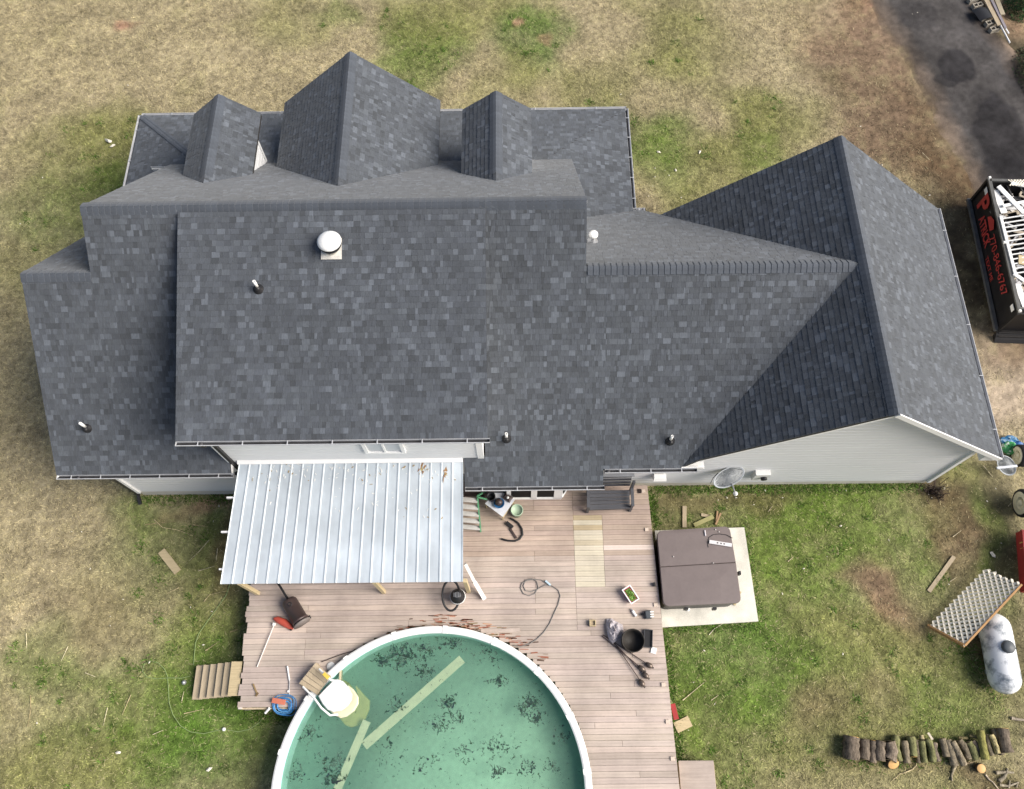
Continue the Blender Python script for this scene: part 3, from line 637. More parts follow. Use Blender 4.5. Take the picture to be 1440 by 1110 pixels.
# ------------------------------------------------------------------ deck
DZ = .80                                     # walking surface
PC = Vector((-2.32, -1.12)); PR_ = 4.03      # pool centre and outer radius
deck = thing('deck', (0, 3, 0), 'faded pinkish grey board deck between the house and the round pool', 'deck')
def redge(y): return 3.745+(6.94-y)*.031
PINK = np.array(lin(190, 175, 164, .84))
xs_new0, xs_new1 = at(807, 760, DZ).x, at(848, 760, DZ).x
ynew0, ynew1 = at(820, 722, DZ).y, at(820, 823, DZ).y
ypale = at(880, 770, DZ).y
rows = []; pitch = .1465; y = 6.93; ri = 0
while y > -3.2:
    rows.append((ri, y)); y -= pitch; ri += 1
peel = lambda x, y: (abs(math.hypot(x-PC.x, y-PC.y)-PR_) < .55 and y > 1.6 and x > -3.6)
for ri, y in rows:
    y0, y1 = y-pitch+.005, y
    xl = -7.62+(4.2-y)*.03+random.uniform(-.05, .05) if y > 1.0 else PC.x
    xr = redge(y)
    if y > 6.55: xl = -6.9 if False else xl
    segs = [(xl, xr)]
    d = PR_**2-(min(abs(y0-PC.y), abs(y1-PC.y)) if (y0-PC.y)*(y1-PC.y) > 0 else 0)**2
    if d > 0:
        h = math.sqrt(d)+random.uniform(.0, .05); a, b = PC.x-h, PC.x+h; out = []
        for s0, s1 in segs:
            if s0 < a-.05: out.append((s0, min(s1, a)))
            if s1 > b+.05: out.append((max(s0, b), s1))
        segs = out
    new = ynew1 < (y0+y1)/2 < ynew0
    pale = abs((y0+y1)/2-ypale) < pitch*.55
    cuts = []
    if y > 2.9: cuts += [(xs_new0+random.uniform(-.004, .004))]
    if new: cuts += [xs_new1]
    if 3.0 > y: cuts += [random.choice((1.9, 2.35, 2.8)) if random.random() < .3 else 99]
    cuts += [-5.9+(.0 if ri % 7 else .4)] if y < 3.6 and ri % 9 < 6 else [random.choice((-4.3, -3.1, -2.0, -.6, .4))]
    if ri % 5 == 2 and not new: cuts.append(random.choice((2.6, 3.0)))
    for s0, s1 in segs:
        cs = sorted(c for c in cuts if s0+.3 < c < s1-.3); e = [s0]+cs+[s1]
        for a, b in zip(e[:-1], e[1:]):
            mid = (a+b)/2
            if new and xs_new0-.01 < mid < xs_new1+.01:
                col = np.array(lin(*random.choice(((196, 184, 160), (186, 170, 140), (206, 197, 178), (178, 162, 132), (206, 197, 176))), .84))
            elif pale and mid > xs_new1: col = np.array(lin(216, 200, 190, .86))
            else:
                col = PINK*random.uniform(.93, 1.06)*np.array([1, random.uniform(.985, 1.015), random.uniform(.975, 1.02)])
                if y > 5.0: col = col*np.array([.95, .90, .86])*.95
            dz = random.uniform(-.003, .003)
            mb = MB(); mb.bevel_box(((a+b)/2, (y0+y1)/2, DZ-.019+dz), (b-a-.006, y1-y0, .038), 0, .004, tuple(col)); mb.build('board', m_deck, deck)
fr = MB()
for x in (-7.3, -6.1, -4.9): fr.box((x, 2.6, .62), (.04, 3.3, .28))
for x in (2.2, 2.9, 3.5): fr.box((x, 2.0, .62), (.04, 9.4, .28))
for x in (-2.3, -.5, 1.0): fr.box((x, 5.0, .62), (.04, 3.6, .28))
fr.bar((-7.56, 4.1, .62), (-7.46, .93, .62), .04, .28); fr.bar((3.72, 6.9, .62), (4.02, -3.0, .62), .04, .28); fr.box((-6.6, .9, .62), (1.8, .04, .28))
stuff(fr.build('joist', m_wood_old, deck))
for px, py in ((905, 691), (909.6, 745), (922, 851), (933, 963), (939, 1015), (946, 1067)):
    c = at(px, py, DZ); mb = MB(); mb.bevel_box((c.x-.01, c.y, .415), (.10, .10, .84), 0, .006, lin(222, 205, 188, .8)); mb.build('post', m_vcol, deck)
c = at(335, 993, DZ); mb = MB(); mb.box((c.x+.05, c.y-.03, .40), (.10, .10, .79), 0, lin(220, 210, 200, .8)); mb.build('post', m_vcol, deck)
mb = MB(); c = at(899, 691, DZ); mb.box((c.x, c.y, DZ+.01), (.10, .13, .02), 0, (.02, .012, .01)); mb.build('post_hole', m_vcol, deck)
sp = MB()                                    # splintered, peeling board ends along the pool
for i in range(150):
    a = math.radians(random.choice((random.uniform(50, 112), random.uniform(58, 96)))); r = PR_+abs(random.gauss(0, .16))+.03
    c = Vector((PC.x+.25+math.cos(a)*r, PC.y+math.sin(a)*r, DZ+.006)); L = random.uniform(.06, .30)
    col = lin(*random.choice(((176, 108, 84), (160, 96, 70), (206, 160, 130), (120, 84, 62), (196, 132, 104), (150, 130, 96), (92, 70, 56))), .75)
    sp.box(c, (L, random.uniform(.008, .03), .008), random.gauss(0, .06), col)
stuff(sp.build('splinters', m_vcol, deck))
# stairs off the left end and the lower landing on the right
st = thing('deck_stairs', (-8.3, 1.65, 0), 'short wooden stairs off the left end of the deck, newest tread at top', 'stairs')
yt0, yt1 = 1.22, 2.10
for i in range(6):
    z = DZ-.05-.105*i; x1 = -7.60-.232*i; x0 = x1-.25
    if i == 0: x0 = x1-.27
    mb = MB(); mb.bevel_box(((x0+x1)/2, (yt0+yt1)/2-.012*i, z-.02), (x1-x0+.02, yt1-yt0, .04), 0, .005)
    o = mb.build('tread', m_wood_new if i == 0 else m_wood_old, st)
    mb = MB(); mb.box((x0+.012, (yt0+yt1)/2, z-.085), (.018, yt1-yt0-.06, .085)); mb.build('riser', m_wood_old, st)
for yy in (yt0+.03, yt1-.06): mb = MB(); mb.bar((-7.62, yy, .6), (-8.98, yy, .06), .04, .2); mb.build('stringer', m_wood_old, st)
ld = thing('deck_landing', (4.5, -1.0, 0), 'low square plywood landing against the right edge of the deck', 'landing')
a = at(953, 1070, .55); b = at(1002, 1068, .55)
mb = MB(); mb.bevel_box(((a.x+b.x)/2+.02, a.y-.75, .535), (b.x-a.x, 1.5, .03), 0, .004, tuple(PINK*1.02)); mb.build('platform_top', m_deck, ld)
for dx in (.06, .9): mb = MB(); mb.box((a.x+dx, a.y-.75, .26), (.09, 1.4, .52)); mb.build('support', m_wood_old, ld)

# ------------------------------------------------------------------ patio cover
pc = thing('patio_cover', (-4.6, 5.5, 0), 'galvanized ribbed metal patio cover on wooden posts behind the house', 'patio cover')
WZ, OZ = 3.26, 2.56
YW, YO = 6.98, 3.86
def roofpt(x, s, dz=0): return Vector((x-(.0 if x > -3 else 0)-.34*s*(-1.5-x)/5.97, YW+(YO-YW)*s, WZ+(OZ-WZ)*s+dz))
x0p, wp = -7.47, 5.97/7
for i in range(7):
    a = x0p+wp*i; mb = MB(); prof = []
    ribs = [0, wp/3, 2*wp/3]
    pr = [(a, .022 if i else 0)]
    for r in ribs:
        u = a+r
        if r == 0: pr += [(u+.012, .022), (u+.03, 0)]
        else: pr += [(u-.03, 0), (u-.012, .022), (u+.012, .022), (u+.03, 0)]
        pass
    pr += [(a+wp-.03, 0), (a+wp-.012, .0225), (a+wp+.006, .0225)]
    k = len(pr); NS = 6; vs = []
    for j in range(NS+1):
        for u, h in pr: vs.append(roofpt(u, j/NS, h+(.004*math.sin(3*j+i*1.7) if 0 < j < NS else 0)))
    fs = [(j*k+m, (j+1)*k+m, (j+1)*k+m+1, j*k+m+1) for j in range(NS) for m in range(k-1)]
    mb.add(vs, fs); mb.build('roof_sheet', m_galv, pc)
mb = MB(); mb.hexa([(-7.50, YW-.1, WZ+.0), (-1.5, YW-.1, WZ+.0), (-1.5, YW+.02, WZ+.0), (-7.50, YW+.02, WZ+.0)], [(-7.50, YW-.1, WZ+.032), (-1.5, YW-.1, WZ+.032), (-1.5, YW-.01, WZ+.10), (-7.50, YW-.01, WZ+.10)])
mb.build('wall_flashing', m_white, pc)
for s in (.30, .58, .88):
    a = roofpt(-7.66 if s < .8 else -7.56, s, -.055); b = roofpt(-1.5, s, -.055); mb = MB(); mb.bar(a, b, .045, .09); mb.build('purlin', m_wood_new if s == .0 else M('painted_purlin%d' % int(s*100), (.66, .66, .68), .6), pc)
mb = MB(); mb.bar((-7.7, YO+.16, OZ-.2), (-1.55, YO+.16, OZ-.2), .05, .18); mb.build('beam', m_wood_old, pc)
for px, py in ((229, 826), (524, 826), (654, 822)):
    c = at(px+6, py+6, DZ); cx = {229: -7.35, 524: -3.82, 654: -1.45}[px]
    mb = MB(); mb.box((cx, YO+.05, (DZ+OZ-.1)/2), (.10, .10, OZ-.1-DZ)); mb.build('post', m_wood_new, pc)
for x in (-7.1, -5.8, -4.4, -3.0, -1.8): mb = MB(); mb.bar(roofpt(x, .03, -.16), roofpt(x, .96, -.16), .045, .12); mb.build('rafter', m_wood_old, pc)
# what the wind left on the metal roof
lit = MB()
for i in range(190):
    x = random.uniform(-7.2, -2.2) if i < 150 else random.uniform(-5, -1.7); s = abs(random.gauss(.05, .09)) if i < 150 else random.uniform(.1, .5)
    if s > .9: continue
    c = roofpt(x, s, .012); lit.box(c, (random.uniform(.02, .09), random.uniform(.008, .03), .008), random.uniform(0, 3), lin(240, 240, 236, .8) if random.random() < .8 else lin(150, 130, 90))
o = lit.build('bark_flakes', m_vcol); stuff(o); tag(o, 'pale scraps and flakes scattered at the top of the metal patio cover', 'debris')
for x, s, L in ((-2.58, .06, .30), (-1.98, .10, .34)):
    lit = MB()
    for i in range(9): lit.add([roofpt(x+random.gauss(0, .02), s+random.gauss(0, .03), .005+.012*e)+Vector((random.gauss(0, .05), random.gauss(0, .07), 0)) for e in (0, 1, 1)], [(0, 1, 2)], lin(*random.choice(((168, 130, 92), (130, 98, 60), (186, 172, 120))), .8))
    o = lit.build('dead_leaf', m_vcol)
    tag(o, 'brown dead leaves caught on the metal roof, nearer the right end' if x > -2.3 else 'brown dead leaves caught on the metal roof, left of the others', 'leaves')

# ------------------------------------------------------------------ pool
pool = thing('swimming_pool', (PC.x, PC.y, 0), 'round above ground pool with white rim and green water', 'pool')
RZ = 1.0; NSEG = 18
mb = MB(); mb.lathe((PC.x, PC.y, 0), [(PR_-.10, .015), (PR_-.10, RZ-.03), (PR_-.07, RZ-.03), (PR_-.07, .0)], 96); mb.build('pool_wall', M('pool_liner', (.46, .76, .76), .5, .12, 2), pool)
mb = MB(); mb.lathe((PC.x, PC.y, .03), [(PR_-.09, 0), (0, .001)][::1], 96)
m_floor = M('pool_floor', (.50, .76, .62), .8, .22, .9, fine=7); mb.build('pool_floor', m_floor, pool)
for i in range(NSEG):
    a0, a1 = 2*PI*(i+.004)/NSEG+.11, 2*PI*(i+.996)/NSEG+.11; mb = MB(); n = 8; vs = []
    for k in range(n+1):
        a = a0+(a1-a0)*k/n; cs, sn = math.cos(a), math.sin(a)
        for r, z in ((PR_-.145, RZ-.045), (PR_-.14, RZ+.004), (PR_-.10, RZ+.022), (PR_, RZ+.022), (PR_+.045, RZ+.004), (PR_+.05, RZ-.045)): vs.append((PC.x+r*cs, PC.y+r*sn, z))
    fs = [(k*6+m, k*6+m+1, k*6+m+7, k*6+m+6) for k in range(n) for m in range(5)]
    mb.add(vs, fs).build('top_rail', m_wplas, pool)
    mb = MB(); a = a0; mb.box((PC.x+(PR_-.045)*math.cos(a), PC.y+(PR_-.045)*math.sin(a), RZ+.014), (.21, .13, .035), a); mb.build('rail_cap', m_wplas, pool)
WL = .66
m_water = D.materials.new('pool_water'); m_water.use_nodes = True
n = m_water.node_tree.nodes; L_ = m_water.node_tree.links; n.remove(n['Principled BSDF'])
tr = n.new('ShaderNodeBsdfTransparent'); tr.inputs[0].default_value = (.86, .96, .87, 1)
df = n.new('ShaderNodeBsdfDiffuse'); df.inputs[0].default_value = (.27, .48, .36, 1)
gl = n.new('ShaderNodeBsdfGlossy'); gl.inputs['Roughness'].default_value = .03
bn = n.new('ShaderNodeTexNoise'); bn.inputs['Scale'].default_value = 3.0; bm = n.new('ShaderNodeBump'); bm.inputs['Strength'].default_value = .03; L_.new(bn.outputs[0], bm.inputs['Height'])
fz_ = n.new('ShaderNodeFresnel'); fz_.inputs[0].default_value = 1.33; L_.new(bm.outputs[0], fz_.inputs['Normal']); L_.new(bm.outputs[0], gl.inputs['Normal'])
m1 = n.new('ShaderNodeMixShader'); m1.inputs[0].default_value = .24; m2 = n.new('ShaderNodeMixShader')
L_.new(tr.outputs[0], m1.inputs[1]); L_.new(df.outputs[0], m1.inputs[2]); L_.new(fz_.outputs[0], m2.inputs[0]); L_.new(m1.outputs[0], m2.inputs[1]); L_.new(gl.outputs[0], m2.inputs[2])
L_.new(m2.outputs[0], n['Material Output'].inputs[0])
mb = MB(); mb.add([(PC.x+(PR_-.105)*math.cos(2*PI*i/96), PC.y+(PR_-.105)*math.sin(2*PI*i/96), WL) for i in range(96)], [tuple(range(96))]); struct(mb.build('water', m_water))
al = MB()
def fleck(c, r, z, col):
    k = random.randint(4, 6); ang = random.uniform(0, 6.28); st_ = random.choice((1, 1.3, 1.8, 3.0)); pts = []
    for j in range(k):
        a = 2*PI*j/k; rr = r*random.uniform(.3, 1.3); x, y = rr*math.cos(a)*st_, rr*math.sin(a)/math.sqrt(st_)
        pts.append((c[0]+x*math.cos(ang)-y*math.sin(ang), c[1]+x*math.sin(ang)+y*math.cos(ang), z+random.uniform(0, .004)))
    al.add(pts, [tuple(range(k))], tuple(q*random.uniform(.6, 1.6) for q in col))
clumps = [(570, 925, .34, 60), (600, 945, .2, 16), (540, 930, .15, 18), (600, 915, .30, 20), (640, 905, .35, 26), (700, 960, .14, 14), (745, 990, .24, 34), (755, 1010, .12, 14), (735, 1000, .1, 8), (470, 1075, .3, 30), (475, 1095, .2, 22), (630, 990, .2, 18), (640, 1010, .2, 12), (620, 1020, .25, 14), (560, 990, .25, 10), (690, 920, .3, 14), (700, 1050, .3, 14), (660, 1060, .3, 10), (740, 1080, .3, 12), (790, 1040, .3, 10), (700, 1085, .15, 10), (440, 1030, .2, 16), (420, 1090, .2, 10), (545, 1060, .3, 8), (605, 1075, .3, 8), (775, 1075, .2, 8)]
for px, py, sp_, k in clumps:
    c = at(px, py, .3)
    for i in range(k//2):
        p = (c.x+random.gauss(0, sp_*.4), c.y+random.gauss(0, sp_*.3))
        if math.hypot(p[0]-PC.x, p[1]-PC.y) < PR_-.25: fleck(p, random.uniform(.02, .05), random.choice((.5, .62, .665)), (.010, .030, .022))
    for i in range(k*2):                     # strings of scum: short random walks through the clump
        x, y = c.x+random.gauss(0, sp_*.7), c.y+random.gauss(0, sp_*.5); h = random.uniform(0, 6.28); z = random.choice((.45, .6, .62, .664, .666))
        for q in range(random.randint(2, 9)):
            if math.hypot(x-PC.x, y-PC.y) < PR_-.2: fleck((x, y), random.choice((.008, .012, .016, .024)), z, (.014, .040, .028))
            h += random.gauss(0, .7); x += math.cos(h)*.022; y += math.sin(h)*.022
for i in range(1300):
    a = random.uniform(0, 2*PI); r = (PR_-.22)*math.sqrt(random.random()); x, y = PC.x+r*math.cos(a), PC.y+r*math.sin(a); h = random.uniform(0, 6.28); z = random.choice((.3, .6, .664))
    for q in range(random.choice((1, 1, 2, 3, 4))):
        fleck((x, y), random.choice((.005, .007, .010, .014)), z, (.010, .034, .024)); h += random.gauss(0, .6); x += math.cos(h)*.02; y += math.sin(h)*.02
        if math.hypot(x-PC.x, y-PC.y) > PR_-.2: break
o = al.build('algae', m_vcol); stuff(o); tag(o, 'dark algae and leaf scum drifting in the green pool water', 'algae')
def plank(name, p0, p1, w, h, mat, label, cat, group=None, col=None):
    mb = MB(); mb.bar(p0, p1, w, h, col); o = mb.build(name, mat); return tag(o, label, cat, group)
m_sub = M('waterlogged_board', lin(246, 240, 214, .97), .8, .15, 3, fine=20)
plank('sunken_plank', at(650, 927, .63), at(512, 1049, .62), .24, .045, m_sub, 'long pale plank floating just under the pool surface, pointing up right', 'plank')
plank('sunken_plank', at(516, 1014, .625), at(468, 1125, .62), .21, .045, m_sub, 'yellowish plank in the pool running down to the bottom frame edge', 'plank')
# entry steps in the pool
sx = thing('pool_steps', tuple(at(475, 985, .1)), 'white moulded pool entry steps with handrail going down into water', 'pool steps')
def slabpoly(pxs, z, th, name, mat):
    P_ = [at(a, b, z) for a, b in pxs]; mb = MB()
    ctr = sum(P_, Vector())/len(P_); ar = sum(P_[i].x*P_[(i+1) % len(P_)].y-P_[(i+1) % len(P_)].x*P_[i].y for i in range(len(P_)))
    if ar < 0: P_ = P_[::-1]
    n = len(P_); inn = [ctr+(p-ctr)*.93 for p in P_]
    vs = [(p.x, p.y, z-th) for p in P_]+[(p.x, p.y, z-.03) for p in P_]+[(p.x, p.y, z) for p in inn]
    fs = [tuple(range(2*n, 3*n))]+[(k*n+i, k*n+(i+1) % n, (k+1)*n+(i+1) % n, (k+1)*n+i) for k in (0, 1) for i in range(n)]
    mb.add(vs, fs); return mb.build(name, mat, sx)
slabpoly([(447, 979), (457, 968), (468, 957), (474, 955), (481, 958), (488, 966), (493, 976), (492, 984), (487, 992), (478, 999), (468, 1001), (460, 998), (453, 990)], 1.18, .25, 'step', m_wplas)
slabpoly([(455, 992), (470, 1000), (484, 992), (493, 976), (489, 964), (496, 969), (503, 980), (503, 990), (497, 1000), (486, 1008), (478, 1010), (470, 1006)], .80, .2, 'step', m_cream)
slabpoly([(474, 1006), (490, 1005), (503, 990), (504, 978), (500, 964), (512, 978), (519, 985), (518, 998), (512, 1012), (502, 1021), (493, 1023), (485, 1020)], .46, .2, 'step', M('stained_plastic', lin(226, 214, 140, .85), .5))
slabpoly([(481, 955), (490, 960), (500, 973), (505, 983), (498, 985), (490, 975)], .42, .1, 'step_side', M('algae_plastic', lin(190, 180, 60, .7), .6))
mb = MB(); mb.tube([at(426, 966, 1.18), at(441, 981, 1.3), at(452, 996, 1.3), at(464, 1006, 1.22), at(475, 1005, 1.1)], .028, 8); mb.build('handrail', m_wplas, sx)
mb = MB(); mb.tube([at(449, 941, 1.2), at(457, 949, 1.28), at(466, 957, 1.28), at(478, 958, 1.2)], .028, 8); mb.build('handrail', m_wplas, sx)
mb = MB(); mb.bar(at(455, 947, 1.33), at(462, 954, 1.33), .09, .03, lin(236, 205, 90, .8)); mb.build('rail_grip', m_vcol, sx)
pf = thing('plank_platform', tuple(at(442, 955, DZ)), 'small slatted wooden platform where the pool steps begin', 'platform')
cs = [at(444, 932, 1.1), at(465, 951, 1.1), at(446, 977.5, 1.1), at(420, 961.5, 1.1)]     # far, pool side far, pool side near, near
for i in range(5):
    f0, f1 = i/5+.008, (i+1)/5-.008
    a0 = cs[0].lerp(cs[3], f0); a1 = cs[0].lerp(cs[3], f1); b0 = cs[1].lerp(cs[2], f0); b1 = cs[1].lerp(cs[2], f1)
    q = [a0, a1, b1, b0]; mb = MB(); mb.hexa([p-Vector((0, 0, .035)) for p in q], q, None); mb.build('slat', m_wood_old, pf)
for c in cs:
    c2 = c.lerp(sum(cs, Vector())/4, .12); mb = MB(); mb.box((c2.x, c2.y, (DZ+1.06)/2), (.07, .07, 1.06-DZ), .7); mb.build('leg', m_wood_old, pf)

# ------------------------------------------------------------------ hot tub on its slab
mb = MB(); P4 = [at(1000, 744, .1), at(1044, 744, .1), at(1065, 876, .1), at(935, 885, .1)]
mb.bevel_box((0, 0, 0), (1, 1, 1)) if False else mb.prism([(3.98, 2.98), (6.70, 3.12), (6.62, 5.82), (3.98, 5.75)], -.05, .10)
o = mb.build('concrete_slab', m_concrete); tag(o, 'pale stained concrete slab under the brown covered hot tub', 'slab')
ht = thing('hot_tub', (4.93, 4.6, .1), 'square hot tub under a folded brown vinyl cover on the slab', 'hot tub')
C4 = [at(923.5, 747, .98), at(1026, 740, .98), at(1043, 848, .98), at(933, 853, .98)]
def rounded(q, r, n=5):
    out = []
    for i in range(4):
        p, a, b = q[i], q[i-1], q[(i+1) % 4]; d0 = (a-p).normalized()*r; d1 = (b-p).normalized()*r
        for k in range(n+1):
            t = k/n; out.append((p+d0)*(1-t)**2+p*2*t*(1-t)+(p+d1)*t*t)
    return out
def coverhalf(q, rc, name):
    n = 6; outl = []
    for i in range(4):
        p, a, b = q[i], q[i-1], q[(i+1) % 4]
        if rc[i]:
            d0 = (a-p).normalized()*rc[i]; d1 = (b-p).normalized()*rc[i]
            outl += [(p+d0)*(1-k/n)**2+p*2*(k/n)*(1-k/n)+(p+d1)*(k/n)**2 for k in range(n+1)]
        else: outl.append(p)
    if sum(outl[i].x*outl[(i+1) % len(outl)].y-outl[(i+1) % len(outl)].x*outl[i].y for i in range(len(outl))) < 0: outl = outl[::-1]
    m = len(outl); ctr = sum(outl, Vector())/m
    up = lambda p, s, dz: (ctr.x+(p.x-ctr.x)*s, ctr.y+(p.y-ctr.y)*s, p.z+dz)
    vs = [up(p, 1, -.11) for p in outl]+[up(p, 1, -.02) for p in outl]+[up(p, .985, 0) for p in outl]+[up(p, .5, .012) for p in outl]
    fs = [(k*m+i, k*m+(i+1) % m, (k+1)*m+(i+1) % m, (k+1)*m+i) for k in range(3) for i in range(m)]+[tuple(range(3*m, 4*m))]
    mb = MB(); mb.add(vs, fs); return mb.build(name, m_cover, ht)
mid0, mid1 = at(928, 797.5, .98), at(1035, 791, .98)
coverhalf([C4[0], C4[1], mid1+Vector((0, .004, 0)), mid0+Vector((0, .004, 0))], [.17, .17, 0, 0], 'cover_half')
coverhalf([mid0-Vector((0, .004, 0)), mid1-Vector((0, .004, 0)), C4[2], C4[3]], [0, 0, .17, .17], 'cover_half')
ctr = sum(C4, Vector())/4
mb = MB(); q = rounded([ctr+(c-ctr)*.965 for c in C4], .2); q = [(p.x, p.y) for p in q][::-1]; mb.prism(q, .1, .868); mb.build('cabinet', m_black, ht)
for px, py in ((920, 822), (965, 856), (1005, 856), (1040, 806)):
    c = at(px, py, .86); mb = MB(); mb.box((c.x, c.y, .80), (.10, .06, .20) if py > 850 else (.06, .10, .2)); mb.build('cover_strap', m_black, ht)
lv = MB(); a, b = at(997.5, 762, 1.03), at(1029, 767, 1.03); lv.bar(a, b, .10, .035, lin(222, 220, 222, .85))
for t in (.36, .52, .66): lv.bar(a.lerp(b, t-.03)+Vector((0, 0, .012)), a.lerp(b, t+.03)+Vector((0, 0, .012)), .035, .02, (.05, .05, .05))
o = lv.build('bubble_level', m_vcol); tag(o, 'silver bar shaped level lying on the hot tub cover', 'level')
mb = MB(); mb.tube([at(*p, .998) for p in ((996, 770), (995, 763), (997, 756), (1003, 752), (1012, 751), (1022, 752.5), (1030, 757))], .009, 6, (.03, .028, .03)); o = mb.build('cable', m_vcol); tag(o, 'thin black cable curving over the hot tub cover behind the level', 'cable')
mb = MB(); a, b = at(991, 746, 1.01), at(992, 754, 1.01); mb.tube([a, b], .022, 8, lin(220, 215, 220, .8)); o = mb.build('caulk_tube', m_vcol); tag(o, 'short pale tube lying near the far edge of the hot tub cover', 'tube')
for px, py, lb in ((947, 783, 'tiny white scrap alone on the left of the hot tub cover'), (1003, 792, 'tiny pale scrap on the seam of the hot tub cover'), (1011, 748, 'tiny shiny screw beside the cable on the hot tub cover'), (1006, 745, 'tiny shiny screw nearest the far edge of the hot tub cover')):
    c = at(px, py, 1.0); mb = MB(); mb.lathe(c, [(.02, 0), (.018, .012), (0, .02)], 7, None, lin(220, 215, 210, .8)); o = mb.build('scrap', m_vcol); tag(o, lb, 'scrap')

# ------------------------------------------------------------------ things standing on the deck
def sec(col): return tuple(col)
# bench against the house
bn_ = thing('garden_bench', tuple(at(857, 704, DZ)), 'dark grey slatted bench on the deck below the eave gutter', 'bench')
q = [at(829, 690, 1.22), at(885, 689, 1.22), at(886, 713, 1.22), at(829, 715, 1.22)]
m_bench = M('bench_resin', (.085, .088, .10), .5, .2, 5, rand=.15)
for i in range(5):
    f0, f1 = i/5+.012, (i+1)/5-.012
    a0, a1, b0, b1 = q[0].lerp(q[3], f0), q[0].lerp(q[3], f1), q[1].lerp(q[2], f0), q[1].lerp(q[2], f1)
    mb = MB(); t_ = [a1, b1, b0, a0]; mb.hexa([p-Vector((0, 0, .03)) for p in t_], t_); mb.build('seat_slat', m_bench, bn_)
mb = MB(); mb.bar(q[3]+Vector((0, -.02, -.03)), q[2]+Vector((0, -.02, -.03)), .05, .09); mb.build('front_rail', m_bench, bn_)
for e, (bk, frn) in enumerate(((q[0], q[3]), (q[1], q[2]))):
    s = -1 if e == 0 else 1; o = Vector((s*.05, 0, 0))
    mb = MB(); mb.bar(bk+o+Vector((0, .04, .24)), frn+o+Vector((0, -.04, .22)), .085, .045); mb.build('armrest', m_bench, bn_)
    for p, h in ((bk, .85), (frn, .22)): mb = MB(); mb.bar(Vector((p.x, p.y, DZ))+o*.8, Vector((p.x, p.y, 1.22+h-.03))+o*.8, .07, .07); mb.build('leg', m_bench, bn_)
for k in range(4):
    z = 1.42+.17*k; mb = MB(); mb.bar(q[0]+Vector((0, .09+.03*k, z-1.22)), q[1]+Vector((0, .09+.03*k, z-1.22)), .03, .12); mb.build('back_slat', m_bench, bn_)
mb = MB(); mb.bevel_box(((q[0].x+q[1].x)/2+.12, q[0].y+.20, 2.04), (1.02, .09, .05), 0, .01); mb.build('top_rail', M('lit_top_rail', (.30, .31, .33), .5), bn_)  # paler than the slats: light on the backrest top put into the colour

# green folding step ladder poking out from under the patio cover
lad = thing('step_ladder', tuple(at(668, 740, DZ)), 'green framed step ladder half under the metal patio roof', 'ladder')
GRN = (.10, .30, .16); top_r, bot_r = at(671.5, 700, 2.0), at(676, 747, .82)
dxl = Vector((-.62, 0, 0)); m_lad = M('green_fibreglass', GRN, .5, .15, 4); m_tread = M('ribbed_aluminium', (.45, .44, .42), .5, .2, 8)
for o in (Vector(), dxl): mb = MB(); mb.bar(top_r+o, bot_r+o*1.1, .04, .09); mb.build('rail', m_lad, lad)
for i in range(5):
    c = top_r.lerp(bot_r, .06+i*.205); mb = MB(); mb.box(c+dxl*.5+Vector((0, .0, 0)), (.62, .13, .03), -.10); mb.build('step', m_tread, lad)
for o in (Vector(), dxl): mb = MB(); mb.bar(top_r+o+Vector((0, .05, 0)), at(684, 690, .82)+o, .035, .05); mb.build('rear_leg', m_lad, lad)
mb = MB(); mb.bar(at(672.5, 699.5, 1.95), at(685, 702.5, 1.4), .03, .04); mb.build('brace', m_lad, lad)

# white side table with paint pots
tb = thing('side_table', tuple(at(700, 714, DZ)), 'white square side table crowded with pots beside the back door', 'table')
TQ = [at(682, 708.5, 1.25), at(707, 727, 1.25), at(724, 703, 1.25), at(700, 688, 1.25)]
mb = MB(); mb.hexa([p-Vector((0, 0, .03)) for p in TQ], TQ); mb.build('tabletop', M('table_top', (.62, .64, .68), .4), tb)
tcn = sum(TQ, Vector())/4
for p in TQ:
    p2 = p.lerp(tcn, .08); mb = MB(); mb.bar((p2.x, p2.y, DZ), (p2.x, p2.y, 1.22), .035, .035); mb.build('leg', m_wood_new, tb)
for i, j in ((1, 2),):
    mb = MB(); mb.bar(TQ[i].lerp(tcn, .06)-Vector((0, 0, .2)), TQ[j].lerp(tcn, .06)-Vector((0, 0, .2)), .03, .05); mb.build('lower_rail', m_wood_new, tb)
def lathed(name, c, prof, mat, label, cat, n=20, group=None, R=None):
    mb = MB(); mb.lathe(c, prof, n, R); o = mb.build(name, mat); return tag(o, label, cat, group)
c = at(702, 709, 1.25); o = thing('blue_bowl', tuple(c), 'blue bowl with dark lump at front of the white side table', 'bowl')
mb = MB(); mb.lathe(c, [(.07, 0), (.15, .10), (.155, .10), (.13, .06), (0, .04)], 22); mb.build('bowl', M('blue_enamel', (.03, .13, .30), .3), o)
mb = MB(); mb.lathe(c+Vector((-.01, .02, .05)), [(.10, 0), (.11, .12), (.08, .17), (0, .18)], 12); mb.build('contents', m_brown, o)
lathed('black_pot', at(691, 701, 1.25), [(.10, 0), (.125, .22), (.11, .22), (.09, .06), (0, .05)], m_black, 'black open pot at left corner of the white side table', 'pot')
c = at(714, 701, 1.25); o = thing('sander', tuple(c), 'dark brown tool with white knob at right corner of side table', 'power tool')
mb = MB(); mb.bevel_box(c+Vector((0, 0, .07)), (.24, .17, .14), -.6, .04); mb.build('tool_body', m_brown, o); mb = MB(); mb.lathe(c+Vector((0, -.02, .13)), [(.035, 0), (.04, .03), (0, .05)], 12); mb.build('knob', m_wplas, o)
c = at(707, 690, DZ); o = thing('covered_grill', tuple(c), 'grey lidded grill tucked under the eave behind the side table', 'grill')
mb = MB(); mb.box(c+Vector((0, 0, .3)), (.7, .40, .5)); mb.build('cart', m_black, o)
